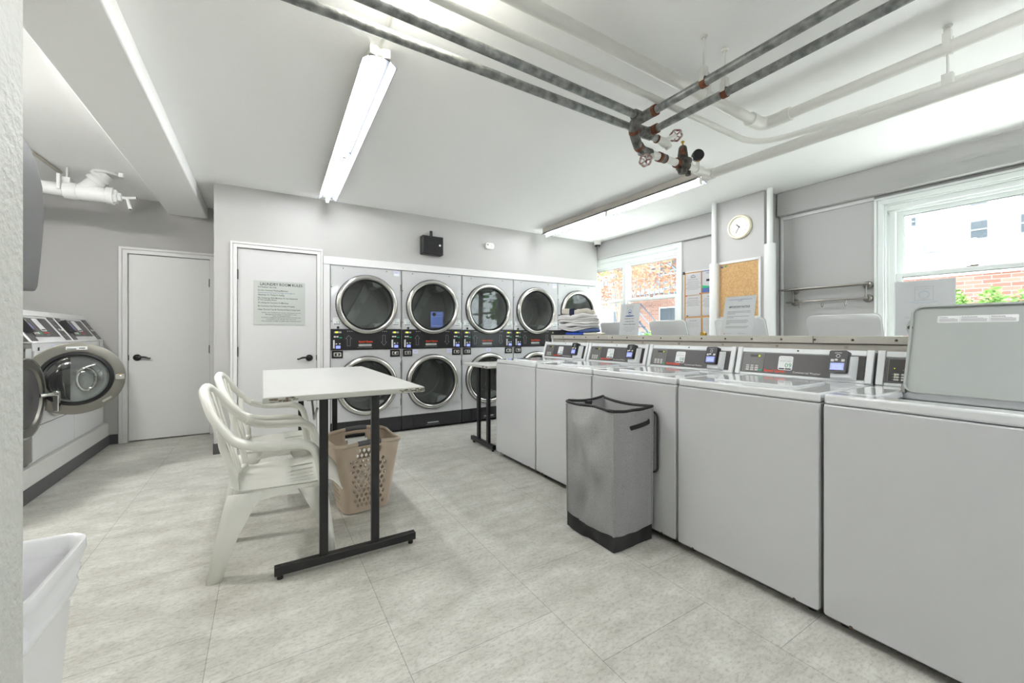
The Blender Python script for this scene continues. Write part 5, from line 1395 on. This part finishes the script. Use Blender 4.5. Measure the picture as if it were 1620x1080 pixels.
# small brass tag left on the counter
m = MB('brass'); F = Fr((2.68,1.745,1.169),(0,-1,0),(0,0,1)); m.poly(F,[(-.02,0),(.02,0),(.022,.02),(.010,.016),(.004,.030),(-.006,.014),(-.018,.024)],-.012,.012)
tag(m.build('brass_trinket', bevel=.003),'tiny golden trinket on the counter beside the important notice sign','trinket')

# ================================================================ FOLDED CLOTHES on the counter end
def cloth(label, mt, cx, cy, z0, ax, ay, th, seed, cat='clothes', sag=.012, folds=1, rot=0.0, grp='heap of clothes on the counter end'):
    rnd = random.Random(seed); ph = [rnd.uniform(0,6) for _ in range(6)]
    m = MB(mt); NU, NV = 36, 10
    F = Fr((0,0,0),(math.cos(rot),math.sin(rot),0),(-math.sin(rot),math.cos(rot),0))
    for k in range(folds):
        t_ = th/folds; zb = z0+k*t_; ax_ = ax*(1-.03*(k%2)); ay_ = ay*(1-.04*((k+1)%2))
        vs = []; fs = []
        for j in range(NV+1):
            v = j/NV; e = math.sin(v*PI)**.5 if 0<v<1 else 0
            zz = (1-math.cos(v*PI))/2
            for i in range(NU):
                a = 2*PI*i/NU; c_,s_ = math.cos(a),math.sin(a)
                q = 1/max(abs(c_)**4+abs(s_)**4,1e-6)**.25
                rr_ = q*(.86+.14*e)*(1+.035*math.sin(3*a+ph[0]+k)+.025*math.sin(7*a+ph[1]+k*2))
                if e == 0: rr_ *= .8
                x,y = ax_*rr_*c_, ay_*rr_*s_
                w_ = sag*.6*math.sin(a*2+ph[2]+k*.6)*(abs(c_)) + sag*.6*math.sin(y*16+ph[3])+sag*.35*math.sin(x*31+ph[4])
                vs.append(F.p(x,y,zb+zz*t_*1.04+max(w_,-.0 if k==0 and z0<1.18 else -1)))
        b0 = len(vs)
        for j in range(NV):
            for i in range(NU): fs.append((j*NU+i,j*NU+(i+1)%NU,(j+1)*NU+(i+1)%NU,(j+1)*NU+i))
        fs.append(tuple(range(NU))[::-1]); fs.append(tuple(NV*NU+i for i in range(NU)))
        m.add(vs,fs)
    o = m.build('folded_clothes', smooth=70)
    for v in o.data.vertices: v.co.x += cx; v.co.y += cy
    return tag(o,label,cat,grp)
cx0, cy0, zt0 = 2.77, 3.20, 1.170
cloth('crumpled black garment at the bottom of the clothes heap, dryer end','cloth_black',cx0,cy0+.13,zt0,.13,.19,.052,11,sag=.008,folds=2)
cloth('bright blue folded garment at the base of the clothes heap','cloth_blue',cx0-.02,cy0-.05,zt0,.12,.155,.022,12,sag=.004)
cloth('teal folded garment squeezed under the grey-white stack','cloth_teal',cx0+.01,cy0-.02,zt0+.026,.12,.14,.024,13,sag=.004)
cloth('slate blue folded garment below the grey-white stack, counter side','cloth_slate',cx0+.02,cy0-.10,zt0+.030,.12,.14,.030,14,sag=.005)
for i,(lb,dy,a_,b__) in enumerate((('lowest thick folded grey-white cloth in the stack of clothes',-.01,.145,.215),('second folded grey-white cloth from the bottom of the pale stack',-.02,.140,.225),('third folded grey-white cloth from the bottom of the pale stack',-.005,.145,.215),('uppermost plain grey-white folded cloth with the bulging rounded end',.015,.14,.235))):
    cloth(lb,'cloth_white',cx0,cy0+dy,zt0+.054+i*.038,a_,b__,.040,20+i,sag=.016,folds=2 if i<3 else 1,rot=(.10,-.08,.06,-.12)[i])
cloth('thin olive-black cloth edge just under the cream crumpled top','cloth_black',cx0,cy0+.13,zt0+.204,.11,.10,.010,31,sag=.006)
cloth('crumpled cream patterned garment on top of the clothes heap','cloth_cream',cx0,cy0+.0,zt0+.205,.12,.175,.052,32,sag=.020)
cloth('navy sock with yellow tip draped over the top of the clothes heap','cloth_navy',cx0-.105,cy0-.045,zt0+.178,.035,.032,.080,33,cat='sock',sag=.006)
m = MB('brass'); m.lathe(Fr((cx0-.14,cy0-.058,zt0+.185),(0,-1,0),(0,0,1)),[(.0001,-.006),(.012,0),(.010,.008),(.0001,.012)],10)
cloth('small cream cloth lying flat on the counter beside the clothes heap','cloth_cream',cx0-.06,cy0-.30,zt0,.06,.12,.020,34,sag=.004)

# ================================================================ OUTSIDE
m = MB('bounce_ground'); m.box(4.95,40,-30,40,-.9,-.30); o = m.build('ground'); o['kind'] = 'structure'
def facade(name, label, mt, x, y0, y1, z0, z1, wins, thick=4.0, trim='trim_white', fr=.06):
    t = thing(name, label, 'building', (x,(y0+y1)/2,z0))
    F = Fr((0,(y1-y0)/2,0),(0,-1,0),(0,0,1))
    m = MB(mt); m.box(0,thick,-(y1-y0)/2,(y1-y0)/2,0,z1-z0); m.build('wall', t, smooth=0)
    for (a,b_,w_,h_) in wins:
        q = MB(trim); q.fbox(F,a-fr,a+w_+fr,b_-fr,b_+h_+fr,0,.05); wn = q.build('window', t)
        q = MB('outside_glass'); q.fbox(F,a,a+w_,b_,b_+h_,.05,.06); q.use(trim); q.fbox(F,a,a+w_,b_+h_*.5-.02,b_+h_*.5+.02,.06,.075); q.build('pane', wn)
    return t, F
bt, BF = facade('apartment_building','pinkish brick apartment building with a fire escape beyond the garden','brick_pink',15.0,6.5,24,-.3,11,
    [(a,z,1.1,1.7) for a in (1.2,3.6,7.0,9.4,12.2,14.6) for z in (.9,4.1,7.3)],trim='stone_trim')
m = MB('stone_trim'); m.fbox(BF,0,17.5,3.3,3.5,0,.08); m.fbox(BF,0,17.5,6.6,6.8,0,.08); m.build('ledge', bt)
# fire escape
fe = thing('fire_escape', 'dark iron fire escape stairs on the brick apartment building', 'fire escape', (14.9,12.0,0))
m = MB('iron'); G = Fr((0,0,0),(0,-1,0),(0,0,1))
for z in (2.7,5.8):
    m.box(-1.0,0,-2.2,2.2,z,z+.06)
m.build('platform', fe)
m = MB('iron')
for z in (2.7,5.8):
    for zz in (.5,1.0): m.box(-1.02,-.98,-2.2,2.2,z+zz,z+zz+.05)
    for i in range(19): y = -2.2+4.4*i/18; m.box(-1.02,-.98,y-.02,y+.02,z,z+1.05)
m.build('railing', fe)
m = MB('iron')
for (z,y0_,y1_) in ((2.76,-1.4,1.8),(5.86,-1.4,1.8),(-.3,-1.4,1.8)):
    for xx in (-.85,-.25): m.tube([(xx,y0_,z),(xx,y1_,z+3.05)],.06,4); m.tube([(xx,y0_,z+.9),(xx,y1_,z+3.95)],.03,4)
    for i in range(12): k = i/12; yy = y0_+(y1_-y0_)*k; m.box(-.85,-.25,yy-.12,yy+.12,z+3.05*k,z+3.05*k+.04)
m.build('stairs', fe)
# white building and brick garden wall seen through the near window
wt, WFr = facade('rendered_building','bright white rendered building with small grey windows beyond the brick wall','render_white',16.5,-12,5.9,-.3,12,
    [(3.06,4.07,.29,.45),(3.06,4.99,.29,.45),(3.92,4.07,.29,.45),(3.92,4.99,.29,.45),(1.88,4.70,.07,.22),(5.2,4.07,.29,.45),(5.2,4.99,.29,.45)],trim='duct_grey',fr=.04)
m = MB('duct_grey'); dy_ = 3.55-(-12+5.9)/2; m.cyl((-.25,dy_,3.8),(-.25,dy_,9),.19,n=20); m.use('stone_trim'); m.cyl((-.25,dy_,4.68),(-.25,dy_,4.72),.205,n=20); m.build('duct', wt)
bw = MB('brick_red'); bw.box(12.0,12.3,-9,6.4,-.3,2.36); bw.use('stone_trim'); bw.box(11.97,12.33,-9,6.4,2.36,2.42); tag(bw.build('garden_wall'),'red brick garden wall behind the green bushes','wall')
def tree(name, label, cat, x, y, z, rx, ry, rz, leafm, n, seed, trunk=0.0, lsz=.09, blobs=9, grp=None):
    rnd = random.Random(seed); t = thing(name, label, cat, (x,y,-.3), 0, grp)
    m = MB(leafm); zc = z+.3
    cs = [(rnd.uniform(-.7,.7)*rx,rnd.uniform(-.7,.7)*ry,zc+rnd.uniform(-.6,.6)*rz,rnd.uniform(.28,.5)) for _ in range(blobs)]
    vs = []; fs = []
    for i in range(n):
        c = cs[i%blobs]
        d = Vector((rnd.gauss(0,1),rnd.gauss(0,1),rnd.gauss(0,1))).normalized()*(rnd.random()**.4)
        p = Vector((c[0]+d.x*rx*c[3],c[1]+d.y*ry*c[3],c[2]+d.z*rz*c[3]))
        if p.z < .02: p.z = .02+rnd.random()*.1
        a = Vector((rnd.uniform(-1,1),rnd.uniform(-1,1),rnd.uniform(-.5,.5))).normalized(); b_ = a.cross(Vector((rnd.uniform(-1,1),rnd.uniform(-1,1),rnd.uniform(-1,1)))).normalized()
        s = lsz*rnd.uniform(.6,1.3); k = len(vs)
        vs += [p-a*s, p+b_*s*.5, p+a*s, p-b_*s*.5]; fs.append((k,k+1,k+2,k+3))
    m.add(vs,fs); m.build('foliage', t, smooth=0)
    m = MB('bark'); 
    m.tube([(0,0,0),(rx*.05,0,zc*.5),(0,ry*.05,zc)],[max(trunk,.03)]*2+[max(trunk,.03)*.6],8)
    for c in cs[:6]: m.tube([(0,0,zc*.45),(c[0]*.5,c[1]*.5,(zc*.6+c[2]*.4)),(c[0],c[1],c[2])],[max(trunk,.03)*.5,max(trunk,.03)*.35,.01],6)
    m.build('trunk', t)
    return t
tree('maple_tree','orange-leaved maple tree outside the corner window','tree',8.9,8.4,2.95,1.8,2.4,.95,'leaf_maple',2600,5,.06,.065,16)
tree('shade_tree','leafy green tree beyond the maple, outside the corner window','tree',10.5,12.6,4.6,2.0,2.2,1.6,'leaf_green',2600,6,.10,.12,12)
tree('shade_tree','big dark green tree outside toward the street, mirrored in the last dryer door','tree',9.5,-3.6,3.3,2.2,2.6,2.3,'leaf_dark',4200,7,.14,.13,16)
SG = 'bushes in the garden outside'
for i,(x,y,z,rx,ry,rz,lb,mm) in enumerate(((7.2,5.9,.70,.50,.65,.75,'yellow-green bush low outside the corner window, nearest the open lids','leaf_green'),(10.3,9.6,.5,.5,.8,.5,'reddish-green bush outside the corner window under the maple','leaf_maple'),
    (9.7,1.86,1.35,.5,.42,.72,'bright green bush outside the wide window, closer to the mirrored sign','leaf_green'),(9.3,1.08,1.30,.5,.42,.75,'bright green bush before the brick wall, farther along from the mirrored sign','leaf_green'),(7.6,11.2,.8,.6,.6,.9,'green bush outside the far pane of the corner window','leaf_green'))):
    tree('bush',lb,'bush',x,y,z,rx,ry,rz,mm,2600,40+i,.03,.045,10,SG)
fnc = MB('iron'); 
for i in range(60): yy = 4.5+i*.16; fnc.box(11.0,11.03,yy,yy+.02,-.3,1.25)
fnc.box(11.0,11.04,4.5,14.1,1.15,1.20); fnc.box(11.0,11.04,4.5,14.1,-.1,-.05); tag(fnc.build('iron_fence'),'dark iron fence of upright bars in front of the brick building','fence')
